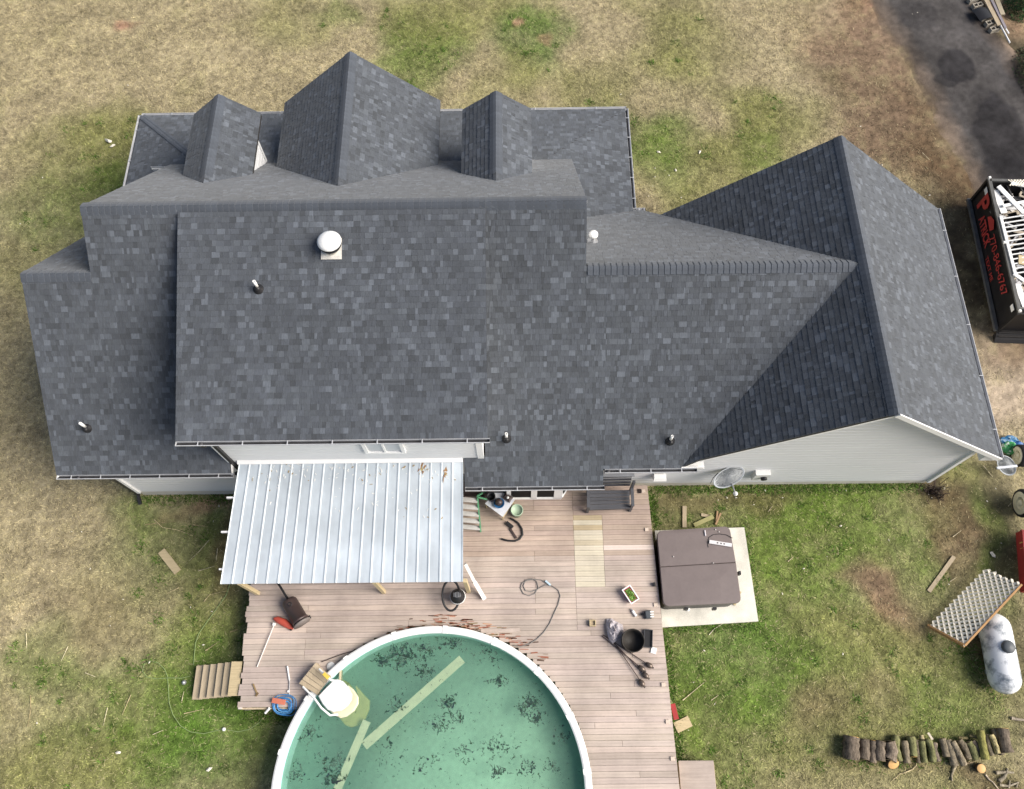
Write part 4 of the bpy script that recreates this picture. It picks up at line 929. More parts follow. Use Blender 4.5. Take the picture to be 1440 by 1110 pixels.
mb = MB(); mb.tube([c+Vector((-.38, 0, .62)), c+Vector((.38, 0, .62))], .22, 14); mb.build('lid', M('grill_lid', (.11, .11, .12), .4, .3), o)
c = at(667, 693, DZ)
o = thing('planter_stand', tuple(c), 'dark cluttered shelf against the wall behind the green ladder', 'shelf')
for z in (.2, .55): mb = MB(); mb.box(c+Vector((0, 0, z)), (.62, .34, .03)); mb.build('shelf_board', m_brown, o)
for a in (-.29, .29): mb = MB(); mb.box(c+Vector((a, 0, .3)), (.03, .32, .6)); mb.build('side', m_brown, o)
c = at(727, 722, DZ); o = thing('pale_green_bucket', tuple(c), 'pale green bucket of dark green water by the side table', 'bucket')
mb = MB(); mb.lathe(c, [(.14, 0), (.165, .34), (.178, .34), (.178, .365), (.155, .365), (.15, .30)], 26); mb.build('bucket_body', M('green_bucket', (.40, .52, .38), .45), o)
mb = MB(); mb.lathe(c, [(.15, .26), (0, .261)], 24); mb.build('dirty_water', M('green_water', (.01, .035, .008), .15), o)
mb = MB(); mb.tube([at(*p, DZ+.04) for p in ((717, 729), (722, 731), (729, 736), (734, 744), (735, 752), (731, 758), (724, 761), (714, 760.5), (705, 758))], .028, 8)
o = mb.build('vacuum_hose', m_black); tag(o, 'curved black hose on the deck beside the pale green bucket', 'hose')
o = thing('grill_brush', tuple(at(718, 745, DZ)), 'black brush with long ridged handle inside the hose curve', 'brush')
mb = MB(); mb.bar(at(712, 735, DZ+.05), at(721, 742, DZ+.05), .10, .06); mb.build('brush_head', m_black, o)
mb = MB(); mb.bar(at(717, 743, DZ+.03), at(726, 757, DZ+.03), .06, .025); mb.build('handle', m_brown, o)
# shop vacuum
c = at(645, 842, DZ); o = thing('shop_vacuum', tuple(c), 'white bucket vacuum with grey motor head and looped black hose', 'vacuum')
mb = MB(); mb.lathe(c, [(.17, 0), (.205, .36), (.215, .36), (.215, .38), (.2, .38)], 26); mb.build('drum', m_wplas, o)
mb = MB(); mb.lathe(c, [(.205, .37), (.20, .43), (.15, .50), (.13, .60), (.09, .63), (0, .64)], 24); mb.build('motor_head', m_black, o)
mb = MB()
for k in range(-2, 3): mb.box(c+Vector((.04*k, 0, .645)), (.014, .15-.02*abs(k), .012))
mb.build('vent_grille', m_steel, o)
hc = at(634, 837, 1.22); mb = MB(); pts = []
for k in range(25):
    a = 2*PI*k/22+.6; pts.append(hc+Vector((math.cos(a)*.235, math.sin(a)*.40, .10*math.sin(a*1.0)-.003*k)))
mb.tube(pts, .032, 8); mb.build('hose', m_black, o)
pl = thing('leaning_post', tuple(at(680, 842, DZ)), 'white painted post leaning from the deck to patio cover corner', 'post')
mb = MB(); mb.bar(at(681, 842, DZ+.05), at(667, 818, 1.25), .11, .10, (.75, .72, .69)); mb.build('post_base', m_vcol, pl)
mb = MB(); mb.bar(at(667, 818, 1.25), at(654, 793, 1.75), .085, .075, (.70, .66, .62)); mb.build('post_shaft', m_vcol, pl)
# garden hose on deck
ho = thing('deck_hose', tuple(at(755, 850, DZ)), 'thin grey hose with loose loop lying on the middle of the deck', 'hose')
pts = [(768, 821), (762, 816), (752, 815), (742, 816), (734, 820), (732, 827), (736, 835), (744, 838), (752, 835), (757, 827), (755, 818), (748, 814), (739, 816), (736, 824), (739, 831), (748, 832), (757, 828), (766, 823), (776, 824), (785, 830), (788, 838), (785, 850), (779, 863), (773, 877), (765, 889), (755, 899), (744, 906), (733, 909), (722, 908)]
mb = MB(); mb.tube([at(*p, DZ+.018) for p in pts], .013, 6); mb.build('hose', M('grey_hose', (.20, .19, .18), .6), ho)
mb = MB(); mb.bar(at(767, 817, DZ+.03), at(774, 823, DZ+.03), .05, .05); mb.build('nozzle', M('pale_blue_plastic', (.45, .58, .66), .5), ho)
# planter
c = at(885.5, 838, DZ); o = thing('planter_box', tuple(c), 'pinkish red planter with white rim and green seedlings', 'planter')
a_ = math.atan2(at(898, 842, 1).y-at(886, 824, 1).y, at(898, 842, 1).x-at(886, 824, 1).x)
mb = MB(); R3 = Matrix.Rotation(a_, 3, 'Z')
cc = lambda x, y, z: c+R3@Vector((x, y, z))
mb.hexa([cc(a*.17, b*.09, 0) for a, b in ((-1, -1), (1, -1), (1, 1), (-1, 1))], [cc(a*.21, b*.13, .2) for a, b in ((-1, -1), (1, -1), (1, 1), (-1, 1))]); mb.build('planter_body', M('pink_plastic', (.42, .10, .12), .5), o)
mb = MB()
for sx_, sy_, w_, h_ in ((0, .125, .46, .03), (0, -.125, .46, .03), (.215, 0, .03, .22), (-.215, 0, .03, .22)): mb.box(cc(sx_, sy_, .21), (w_, h_, .03), a_)
mb.build('rim', m_wplas, o)
mb = MB(); mb.box(cc(0, 0, .17), (.40, .22, .02), a_); mb.build('soil', m_brown, o)
mb = MB()
for i in range(420):
    p = cc(random.uniform(-.16, .16), random.uniform(-.075, .075), random.uniform(.18, .23)); u = Vector((random.gauss(0, .02), random.gauss(0, .02), .012)); v_ = Vector((random.gauss(0, .014), random.gauss(0, .014), .004))
    g = random.uniform(.6, 1.3); mb.add([p-u, p+v_, p+u, p-v_], [(0, 1, 2, 3)], (.16*g, .30*g, .05*g))
stuff(mb.build('seedlings', m_leaf, o))
o = thing('spray_bottle', tuple(at(892, 862, DZ)), 'small white bottle lying below the planter', 'bottle')
mb = MB(); mb.tube([at(889.5, 859.5, DZ+.04), at(894.5, 867, DZ+.04)], .04, 10); mb.build('bottle_body', m_wplas, o); mb = MB(); mb.tube([at(889.5, 859.5, DZ+.04), at(887.5, 856.5, DZ+.04)], [.03, .018], 8); mb.build('cap', m_steel, o)
c = at(912, 865, DZ); o = thing('air_compressor', tuple(c), 'little grey and black pump with white ribs at the deck edge', 'pump')
mb = MB(); mb.bevel_box(c+Vector((-.03, 0, .07)), (.17, .22, .14), .1, .03); mb.build('pump_body', M('pump_grey', (.07, .08, .09), .45), o)
for k in (-1, 0, 1): mb = MB(); mb.box(c+Vector((.075, .065*k, .12)), (.10, .03, .05), .1); mb.build('rib', m_wplas, o)
mb = MB(); mb.bar(c+Vector((-.1, .02, .1)), c+Vector((-.22, .0, .05)), .05, .04); mb.build('handle', m_black, o)
c = at(833, 877, DZ); o = thing('wooden_block', tuple(c), 'small hollow wooden box alone on the deck by the pool', 'box')
for k, (dx_, dy_, lx, ly) in enumerate(((-.075, 0, .02, .17), (.075, 0, .02, .17), (0, .075, .13, .02), (0, -.075, .13, .02))): mb = MB(); mb.box(c+Vector((dx_, dy_, .06)), (lx, ly, .12)); mb.build('side', m_wood_new, o)
mb = MB(); mb.box(c+Vector((.0, 0, .05)), (.13, .13, .02)); mb.build('bottom', m_wood_old, o)
# crumpled bag beside the pot
c = at(863, 887, DZ); mb = MB(); vs = []; n1, n2 = 14, 9
for j in range(n2):
    th_ = PI/2*j/(n2-1)
    for i in range(n1):
        a = 2*PI*i/n1; rr = (.27+.05*math.sin(3*a+1))*math.cos(th_)*(1+random.uniform(-.13, .13))
        vs.append(c+Vector((rr*math.cos(a)*.85, rr*math.sin(a)*1.15, .26*math.sin(th_)*(1+random.uniform(-.2, .2)))))
fs = [(j*n1+i, j*n1+(i+1) % n1, (j+1)*n1+(i+1) % n1, (j+1)*n1+i) for j in range(n2-1) for i in range(n1)]
mb.add(vs, fs); o = mb.build('plastic_bag', M('crumpled_bag', (.42, .39, .41), .35, .4, 9, bump=.8, fine=25)); tag(o, 'crumpled silvery grey plastic bag beside the black pot', 'bag')
lathed('fire_pot', at(888, 903, DZ), [(.22, 0), (.285, .02), (.295, .36), (.31, .37), (.30, .385), (.28, .36), (.27, .12), (0, .10)], M('sooty_pot', (.030, .026, .022), .6, .5, 6, rand=0), 'large round black pot standing among torches and bag', 'pot', 30)
c = at(911, 898.5, DZ); o = thing('black_tray', tuple(c), 'black rectangular tray right of the big black pot', 'tray'); rz_ = .10+PI/2
mb = MB(); mb.box(c+Vector((0, 0, .03)), (.46, .22, .02), rz_-.2); mb.build('tray_base', m_black, o)
for k, (a, b, lx, ly) in enumerate(((0, .11, .46, .02), (0, -.11, .46, .02), (.23, 0, .02, .2), (-.23, 0, .02, .2))):
    R3 = Matrix.Rotation(rz_-.2, 3, 'Z'); mb = MB(); mb.box(c+R3@Vector((a, b, .06)), (lx, ly, .06), rz_-.2); mb.build('tray_side', M('tray_edge%d' % k, (.05, .053, .06), .5), o)
plank('white_tile', at(915.5, 914, DZ+.02), at(923, 916, DZ+.02), .16, .03, m_wplas, 'white square tile lying below the black tray', 'tile')
# tiki torches
for i, (tx, ty, hx, hy, lb) in enumerate(((848, 893, 914, 936.5, 'topmost torch of the four beside the black pot'), (846, 894, 903.5, 941, 'second torch from the top beside the black pot'), (858, 899, 909, 951, 'third torch down, in the middle of the four heads'), (863, 903, 903.5, 962, 'lowest torch of the four, its head farthest down the deck'))):
    a, b = at(tx, ty, DZ+.03+.015*(i % 2)), at(hx, hy, DZ+.06); o = thing('garden_torch', tuple(b), 'long thin brown '+lb, 'torch', 'tiki torches lying on the deck')
    d = (b-a).normalized(); mb = MB(); mb.tube([a, b-d*.10], .012, 7); mb.build('pole', m_brown, o)
    R3 = d.to_track_quat('Z', 'Y').to_matrix(); mb = MB(); mb.lathe(b-d*.12, [(.02, 0), (.06, .04), (.07, .10), (.062, .16), (.03, .18), (.025, .21)], 14, R3); mb.build('canister', M('torch_metal%d' % i, (.14, .11, .09), .35, .3, 6, metal=.5), o)
    mb = MB(); mb.lathe(b+d*.06, [(.03, 0), (.022, .05), (0, .055)], 10, R3); mb.build('wick_cap', m_black, o)
    mb = MB(); mb.bar(b-d*.13+Vector((-.05, -.02, 0)), b-d*.13+Vector((.05, .02, .0)), .02, .02); mb.build('bracket', m_black, o)
# patio heater on its side
a, b = at(405, 843, DZ+.22), at(424, 875, DZ+.22); d = (b-a).normalized(); R3 = d.to_track_quat('Z', 'Y').to_matrix()
o = thing('patio_heater', tuple(at(415, 862, DZ)), 'brown patio heater lying on its side with pole under the roof', 'patio heater')
mb = MB(); mb.lathe(a, [(.06, 0), (.17, .02), (.205, .07), (.215, .12), (.215, .66), (.23, .67), (.23, .72), (.2, .73)], 24, R3); mb.build('tank_housing', m_brown, o)
mb = MB(); mb.lathe(a+d*.76, [(.25, 0), (.25, .04), (.0, .045)], 24, R3); mb.build('base_plate', M('base_metal', (.16, .14, .13), .5, .2), o)
mb = MB(); mb.tube([a+d*.02, a-d*.95+Vector((0, 0, .10))], .032, 10); mb.build('pole', m_black, o)
c = a+d*.18+Vector((.02, -.02, .215)); mb = MB(); mb.lathe(c, [(.06, -.02), (.06, .005), (.035, .006), (.035, -.02)], 14); mb.build('knob', m_black, o)
s_ = d.cross(Vector((0, 0, 1))).normalized()
for e in (1, -1):
    mb = MB(); mb.lathe(a+d*.74+s_*.22*e-Vector((0, 0, .1)), [(.0, 0), (.05, 0), (.05, .04), (0, .04)], 14, (s_*e).to_track_quat('Z', 'Y').to_matrix()); mb.build('wheel', m_rubber, o)
# red vacuum head on white pole
o = thing('pool_brush', tuple(at(398, 877, DZ)), 'red pool cleaning head on a long white pole', 'pool brush')
mb = MB(); pts = [at(385, 870, DZ+.06), at(390, 871, DZ+.06), at(400, 876, DZ+.06), at(408, 881.5, DZ+.06), at(412, 884.5, DZ+.06)]; mb.tube(pts, [.03, .085, .105, .075, .03], 10, (.50, .085, .055)); mb.build('brush_head', m_vcol, o)
mb = MB(); mb.lathe(at(409.5, 885.5, DZ+.03), [(.035, 0), (.035, .05), (0, .06)], 10); mb.build('wheel', m_rubber, o)
mb = MB(); mb.bar(at(386, 876, DZ+.09), at(385, 880, DZ+.08), .07, .06, (.78, .76, .72)); mb.build('pole_socket', m_vcol, o)
mb = MB(); mb.tube([at(385, 880, DZ+.07), at(361.5, 938, DZ+.03)], .014, 7, (.72, .66, .63)); mb.build('pole', m_vcol, o)
# short pole, hook and stick
o = thing('telescopic_pole', tuple(at(406, 955, DZ)), 'short pole, white upper half and dark lower, beside hose coil', 'pole')
mb = MB(); mb.tube([at(404, 937, DZ+.03), at(407, 957, DZ+.03)], .022, 8); mb.build('white_sleeve', m_wplas, o); mb = MB(); mb.tube([at(407, 957, DZ+.03), at(406.5, 978, DZ+.03)], .013, 7); mb.build('inner_tube', m_steel, o)
lathed('hose_fitting', at(405.5, 972.5, DZ), [(.03, 0), (.035, .03), (.02, .06), (0, .06)], m_wplas, 'small white fitting on the deck above the blue hose coil', 'fitting', 10)
mb = MB(); mb.bar(at(356, 962, DZ+.02), at(361.5, 976, DZ+.02), .035, .03, lin(150, 128, 90, .8)); mb.bar(at(359.5, 979, DZ+.015), at(363, 974.5, DZ+.03), .05, .03, lin(120, 100, 70, .8)); o = mb.build('wood_scrap', m_vcol); tag(o, 'small brown stick on the deck corner above the stairs side', 'stick')
# blue vacuum hose coil
o = thing('blue_hose_coil', tuple(at(398, 994, .5)), 'coil of blue pool hose draped over deck edge beside pool rim', 'hose')
m_blue = M('blue_hose', (.045, .20, .46), .45, .3, 9)
m_blue2 = M('faded_blue_hose', (.12, .33, .60), .45, .3, 9)
for k in range(9):
    rx_, ry_ = .15+.019*k, .11+.018*k; cz = .84+.014*(k % 3); c = at(399+random.uniform(-2, 2), 991+random.uniform(-1.5, 2.5), cz); pts = []; ph = random.uniform(-.3, .3)
    for i in range(27):
        t = 2*PI*i/26+.4; e = 1/(abs(math.cos(t))**3+abs(math.sin(t))**3)**(1/3)
        y_ = math.sin(t+ph)*ry_*e; pts.append(c+Vector((math.cos(t)*rx_*e, y_, (.0 if y_ > -.05 else -.7*(abs(y_)-.05))+random.uniform(-.008, .008))))
    mb = MB(); mb.tube(pts, .0105, 7); mb.build('coil_loop', m_blue2 if k % 3 == 1 else m_blue, o)
mb = MB(); mb.bar(at(383, 985, .90), at(401, 988, .90), .13, .07, (.50, .16, .10)); mb.build('hose_clamp', m_vcol, o)
mb = MB(); mb.tube([at(379, 996, .83), at(373, 1003, .75)], .034, 8); mb.build('cuff', m_wplas, o)
lathed('skimmer_lid', at(465.5, 937.5, DZ), [(.115, 0), (.12, .02), (.10, .04), (0, .045)], m_wplas, 'round white skimmer lid on deck beside the plank platform', 'lid', 20)
o = plank('red_float', at(945.5, 990, .62), at(951, 1012, .62), .13, .12, m_red, 'red strip hanging off right edge of the deck', 'float')
plank('cut_board', at(950, 1024, .05), at(970.5, 1014, .05), .28, .035, m_wood_new, 'clean yellow board end on the grass right of the deck', 'board')
plank('grey_offcut', at(676, 888, DZ+.012), at(731, 886, DZ+.012), .10, .025, M('offcut', tuple(PINK*1.05), .8), 'loose grey board strip on the deck above the pool rim', 'board')
mb = MB(); a, b = at(452, 931, DZ+.02), at(510, 912, DZ+.02); mb.tube([a, a.lerp(b, .5)+Vector((0, .03, 0)), b], .012, 6); o = mb.build('pool_cable', m_brown); tag(o, 'thin dark cable on the deck along the upper left pool rim', 'cable')

# satellite dishes
def dish(pxa, pxb, z, width, tilt_axis, label, nm, arm_px, streak):
    a, b = at(*pxa[:2], pxa[2]), at(*pxb[:2], pxb[2]); c = (a+b)/2; ax = (b-a).normalized(); L = (b-a).length/2
    N = Vector(tilt_axis); N = (N-ax*N.dot(ax)).normalized(); R3 = Matrix((ax, N.cross(ax), N)).transposed()
    o = thing(nm, tuple(c), label, 'satellite dish')
    mb = MB(); mb.lathe(c, [(1.0, .0), (1.0, .02), (.97, .02), (.7, -.055), (.35, -.10), (0, -.115)][::1], 32, R3@Matrix.Diagonal((L, width, 1)));
    mb.lathe(c, [(0, -.135), (.35, -.12), (.7, -.075), (1.0, .0)], 32, R3@Matrix.Diagonal((L, width, 1))); mb.build('reflector', m_dish, o)
    return o, c, ax, N, R3
o, c, ax, N, R3 = dish((1004, 682, 1.45), (1046, 660, 1.75), 1.5, .26, (0, -.45, .9), 'grey satellite dish on a bracket on the rear wall of the cross gable', 'satellite_dish', None, True)
mb = MB(); pts = [c+N.cross(ax)*s for s in (0,)]; fd = at(1034, 694, 1.55); st0 = at(1029, 680, 1.5)
mb.tube([st0, fd], .022, 8); mb.build('feed_arm', m_steel, o)
mb = MB(); mb.lathe(fd, [(.04, -.03), (.065, .0), (.065, .05), (.03, .09), (0, .1)], 14, N.to_track_quat('Z', 'Y').to_matrix()); mb.build('receiver', m_wplas, o)
mb = MB(); mb.tube([c-N*.1, (c.x+.12, 7.16, c.z-.1)], .03, 8); mb.build('mast', m_steel, o); mb = MB(); mb.box((c.x+.12, 7.15, c.z-.1), (.2, .03, .25)); mb.build('bracket', m_steel, o)
mb = MB(); mb.tube([at(1010, 665, 1.7), at(1003, 672, 1.5), at(999, 680, .6)], .010, 6); mb.build('coax', m_black, o)
o, c, ax, N, R3 = dish((1407.5, 641, .95), (1423, 668, .30), .6, .22, (-.55, -.25, .8), 'grey satellite dish with white arm propped on bare ground near wheels', 'satellite_dish', None, False)
mb = MB(); mb.bar(at(1402, 658.5, .80), at(1430, 655.5, .80), .07, .05); mb.build('feed_arm', M('pale_arm', (.55, .58, .62), .5), o)
mb = MB()
for k in range(5): p = c+ax*(.03+.11*k)+N*(-.06); mb.box(p, (.05, .035, .01), random.random(), (.75, .76, .8), R=R3)
stuff(mb.build('worn_lettering', m_vcol, o))
mb = MB(); mb.bar(c-N*.12, (c.x+.15, c.y+.1, .02), .05, .05); mb.build('stand', m_steel, o)

# bags, wheels and trailer at the right edge
def bag(c, dims, rz, cols, label):
    mb = MB(); vs = []; n1, n2 = 16, 10; R3 = Matrix.Rotation(rz, 3, 'Z')
    for j in range(n2):
        ph = -PI/2+PI*j/(n2-1)
        for i in range(n1):
            a = 2*PI*i/n1; k = 1+random.uniform(-.12, .12); e = abs(math.cos(ph))**.6
            vs.append(c+R3@Vector((dims[0]*math.cos(a)*e*k, dims[1]*math.sin(a)*e*k, dims[2]*(1+math.sin(ph))*k)))
    for j in range(n2-1):
        for i in range(n1):
            q = [vs[j*n1+i], vs[j*n1+(i+1) % n1], vs[(j+1)*n1+(i+1) % n1], vs[(j+1)*n1+i]]; mb.add(q, [(0, 1, 2, 3)], random.choice(cols), True)
    o = mb.build('plastic_sack', m_vgloss); return tag(o, label, 'sack', 'printed plastic sacks')
bag(at(1416, 621, 0), (.28, .15, .10), .1, [(.03, .16, .34), (.03, .14, .30), (.25, .38, .5)], 'small blue plastic sack, topmost of the three by the roof corner')
bag(at(1416, 632.5, 0), (.25, .21, .13), .2, [(.04, .26, .08), (.04, .24, .08), (.06, .3, .1), (.4, .5, .4)], 'green printed plastic sack between two blue ones')
bag(at(1429, 632, 0), (.20, .22, .12), .6, [(.03, .13, .38), (.03, .12, .32)], 'blue plastic sack touching the nearest trailer wheel')
tr_ = thing('utility_trailer', tuple(at(1465, 730, 0)), 'red trailer with cream wheels cut off by the right frame edge', 'trailer')
def wheel(px, py, r, z, parent):
    c = at(px, py, z); mb = MB(); R3 = Vector((-1, .05, .0)).to_track_quat('Z', 'Y').to_matrix()
    mb.lathe(c, [(r*.55, -.12), (r*.95, -.12), (r, -.08), (r, .08), (r*.95, .12), (r*.62, .12), (r*.60, .08)], 28, R3); w = mb.build('wheel', m_rubber, parent)
    mb = MB(); mb.lathe(c, [(r*.82, .115), (r*.76, .14), (r*.25, .10), (r*.2, .14), (0, .15)], 28, R3); mb.build('rim', m_cream, w); return c
w1 = wheel(1436, 641, .34, .36, tr_); w2 = wheel(1440, 708, .42, .44, tr_)
mb = MB(); mb.tube([w1, w1+Vector((1.3, 0, 0))], .04, 8); mb.build('axle', m_steel, tr_)
mb = MB(); mb.tube([w2, w2+Vector((1.3, 0, 0))], .04, 8); mb.build('axle', m_steel, tr_)
a, b = at(1433, 748, .6), at(1441, 832, .6)
mb = MB(); mb.bar(a+Vector((.05, 0, 0)), b+Vector((.02, 0, 0)), .10, .35); mb.build('side_panel', m_red, tr_); mb = MB(); mb.bar(a+Vector((.8, .0, -.15)), b+Vector((.8, 0, -.15)), 1.3, .06); mb.build('bed', M('dull_red', (.22, .04, .035), .6), tr_)
mb = MB(); mb.bar(a+Vector((.4, 0, .22)), a.lerp(b, .4)+Vector((.4, 0, .22)), .5, .12); mb.build('cargo', m_wplas, tr_)
mb = MB()
for k in range(7): p = a.lerp(b, .2+k*.1)+Vector((-.003, 0, .06)); mb.box(p, (.01, .05, .14), 0, (.62, .42, .12))
stuff(mb.build('worn_lettering', m_vcol, tr_))
mb = MB(); mb.bar(w1+Vector((.25, 0, .1)), w2+Vector((.25, .0, .1)), .06, .1); mb.bar(w2+Vector((.25, 0, .1)), a+Vector((.3, 0, -.2)), .06, .1); mb.build('chassis', m_red, tr_)

# lattice panel leaning on the propane tank
A_, B_, C_, D_ = at(1306, 880, .15), at(1386, 800, .35), at(1437, 822, 1.10), at(1357, 908, .88)
lp = thing('garden_lattice', tuple(A_), 'white diagonal lattice panel with wooden edges leaning on the tank', 'lattice')
LU, LV = (B_-A_).length, (D_-A_).length
def lpt(u, v, dz=0): return A_.lerp(B_, u/LU).lerp(D_.lerp(C_, u/LU), v/LV)+Vector((0, 0, dz))
m_lat = M('lattice_vinyl', (.90, .83, .69), .5, .06, 4)
stp = .178
for dirn, dz in ((1, .0), (-1, .007)):
    k = -LV if dirn == 1 else 0
    while k < LU+(0 if dirn == 1 else LV):
        if dirn == 1: pts = [(k+v, v) for v in np.linspace(0, LV, 25)]
        else: pts = [(k-v, v) for v in np.linspace(0, LV, 25)]
        ins = [p for p in pts if -.03 <= p[0] <= LU+.03]
        if len(ins) > 1: mb = MB(); mb.bar(lpt(*ins[0], dz), lpt(*ins[-1], dz), .062, .006); mb.build('lattice_strip', m_lat, lp)
        k += stp
for p, q in ((A_, D_), (D_, C_)):
    mb = MB(); mb.bar(p-Vector((0, 0, .04)), q-Vector((0, 0, .04)), .05, .12); mb.build('frame_board', M('cedar_edge', lin(196, 152, 102, .8), .7, .2, 3) if p is A_ else D.materials['cedar_edge'], lp)
# propane tank
pt = thing('propane_tank', tuple(at(1404, 920, 0)), 'long white stained propane tank with dark dome half under lattice', 'tank')
a, b = at(1399, 884, .46), at(1412.5, 954, .46); d = (b-a).normalized(); R3 = d.to_track_quat('Z', 'Y').to_matrix(); r = .41
prof = [(r*math.sin(t*PI/16), -r*math.cos(t*PI/16)) for t in range(0, 9)]+[(r, (b-a).length)]+[(r*math.cos(t*PI/16), (b-a).length+r*math.sin(t*PI/16)) for t in range(1, 9)]
m_tank = D.materials.new('stained_white_tank'); m_tank.use_nodes = True; n = m_tank.node_tree.nodes; L_ = m_tank.node_tree.links
tc = n.new('ShaderNodeTexCoord'); no = n.new('ShaderNodeTexNoise'); no.inputs['Scale'].default_value = 2.6; no.inputs['Detail'].default_value = 8; no.inputs['Roughness'].default_value = .65
L_.new(tc.outputs['Object'], no.inputs[0]); cr = n.new('ShaderNodeValToRGB'); cr.color_ramp.elements[0].position = .38; cr.color_ramp.elements[0].color = (.16, .19, .22, 1); cr.color_ramp.elements[1].position = .55; cr.color_ramp.elements[1].color = (.78, .80, .82, 1)
L_.new(no.outputs[0], cr.inputs[0]); L_.new(cr.outputs[0], n['Principled BSDF'].inputs['Base Color']); n['Principled BSDF'].inputs['Roughness'].default_value = .45
mb = MB(); mb.lathe(a, prof, 32, R3); mb.build('tank_body', m_tank, pt)
c = at(1417, 910, .86); mb = MB(); mb.lathe(c, [(.17, -.06), (.17, .06), (.13, .10), (0, .11)], 20); mb.build('dome_cover', M('dome_grey', (.09, .10, .11), .5, .4, 5), pt)
for t in (.12, .85):
    p = a.lerp(b, t); mb = MB(); mb.box((p.x, p.y, .05), (.5, .10, .12), math.atan2(d.y, d.x)+PI/2); mb.build('foot', m_steel, pt)
mb = MB(); s_ = d.cross(Vector((0, 0, 1))).normalized(); p = a.lerp(b, .42)
mb.tube([p+(s_*math.cos(t)+Vector((0, 0, 1))*math.sin(t))*(r+.012) for t in [PI-.3-.13*k for k in range(9)]], .014, 6); mb.build('strap', m_black, pt)

# firewood
LOGS = [(95, 145, 95, 320, 90, 'thick dark leftmost log of the row'), (190, 165, 190, 320, 62, 'dark bark log second in the row'), (262, 175, 258, 345, 48, 'dark log with pale cut top third in the row'), (322, 180, 322, 332, 64, 'squat brown log fourth in the row'), (390, 182, 392, 325, 74, 'wide dark log above the orange cut disc'),
 (440, 135, 465, 335, 46, 'tall greenish log rising above its left neighbours'), (505, 178, 530, 350, 44, 'pale grey short log right of the tall greenish one'), (555, 145, 576, 300, 50, 'mossy log with cut foot over the crooked vine'), (603, 172, 622, 350, 24, 'very thin pole squeezed into the row'), (640, 178, 666, 345, 40, 'greenish log below the small stub'),
 (690, 165, 728, 340, 44, 'grey green log left of the red stained one'), (738, 192, 770, 335, 38, 'brown log with reddish stain at its top'), (800, 160, 835, 300, 44, 'pale peeled log bending to the right'), (840, 170, 900, 370, 46, 'brown mossy log beside the peeled one'), (882, 182, 972, 368, 38, 'long slanting grey log crossing its neighbours'),
 (935, 172, 1000, 310, 40, 'dark log half hidden by the long slanting one'), (972, 192, 1012, 318, 34, 'short slanting grey log with whitish cut'), (1005, 185, 1062, 325, 44, 'greenish brown log slanting right'), (1040, 178, 1112, 290, 40, 'dark slanted log behind the yellow stained one'), (1098, 95, 1140, 322, 46, 'long yellow green log standing taller than the rest'),
 (1155, 128, 1188, 290, 38, 'brown log left of the split piece'), (1182, 130, 1236, 275, 34, 'pale freshly split piece near the right end'), (1200, 88, 1268, 285, 36, 'long grey log next to the last one'), (1270, 80, 1308, 270, 76, 'thick dark rightmost log with orange cut top')]
def logpx(x, y): return 1180+x/5.538, 1010+y/5.538
for i, (x0, y0, x1, y1, w_, lb) in enumerate(LOGS):
    r = w_/5.538/45/2*1.14; z = r+.02+(.10 if i in (14, 19, 21) else 0)
    a, b = at(*logpx(x0, y0), z), at(*logpx(x1, y1), z); dark = i in (0, 1, 2, 3, 4, 11, 18, 23); green = i in (5, 7, 9, 10, 17, 19)
    bc = lin(122, 110, 96, .85) if dark else (lin(122, 122, 82, .75) if green else lin(146, 134, 112, .75))
    if i == 19: bc = lin(150, 146, 84, .75)
    if i == 21: bc = lin(205, 190, 140, .8)
    o = thing('firewood_log', tuple((a+b)/2), lb, 'log', 'firewood logs laid side by side on the grass'); o['label'] = lb
    n = 6; bend = random.uniform(-.03, .03); pts = [a.lerp(b, k/n)+Vector((bend*math.sin(PI*k/n)*2, 0, random.uniform(-.006, .006))) for k in range(n+1)]
    mb = MB(); mb.tube(pts, [r*random.uniform(.84, 1.1) for _ in pts], 11, bc, False); mb.build('bark', m_bark, o)
    for p, q in ((a, a-b), (b, b-a)):
        mb = MB(); mb.lathe(p+q.normalized()*.001, [(r*.93, 0), (r*.9, .006), (0, .008)], 11, q.to_track_quat('Z', 'Y').to_matrix(), lin(222, 178, 112, .85) if (i in (0, 2, 23) and p is a) or (i == 7 and p is b) else lin(150, 132, 104, .7)); mb.build('cut_end', m_vcol, o)
for px, py, rr, tl, lb in ((1253, 1070.5, .16, (.15, -.75), 'orange cut wood disc lying below the wide dark log'), (1376.5, 1079.5, .12, (0, -.2), 'small orange cut wood disc right of the slanting logs')):
    c = at(px, py, .05); R3 = Vector((tl[0], tl[1], 1)).to_track_quat('Z', 'Y').to_matrix(); o = thing('wood_round', tuple(c), lb, 'wood disc')
    mb = MB(); mb.lathe(c, [(rr, 0), (rr*1.02, .12)], 16, R3, lin(96, 82, 64, .7)); mb.build('bark', m_bark, o)
    mb = MB(); mb.lathe(c+R3@Vector((0, 0, .12)), [(rr*.98, 0), (rr*.9, .006), (0, .008)], 16, R3, lin(220, 176, 116, .85)); mb.build('cut_face', m_vcol, o)
o = thing('log_stub', tuple(at(*logpx(640, 145), .1)), 'short pale log stub standing above the row of logs', 'log')
mb = MB(); mb.tube([at(*logpx(638, 132), .16), at(*logpx(646, 165), .16)], .06, 10, lin(170, 156, 120, .8)); mb.build('bark', m_bark, o)
plank('kindling', at(*logpx(692, 115), .15), at(*logpx(727, 168), .2), .06, .03, M('split_wood', lin(232, 220, 196, .85), .8), 'white split stick poking out above the log row', 'stick')
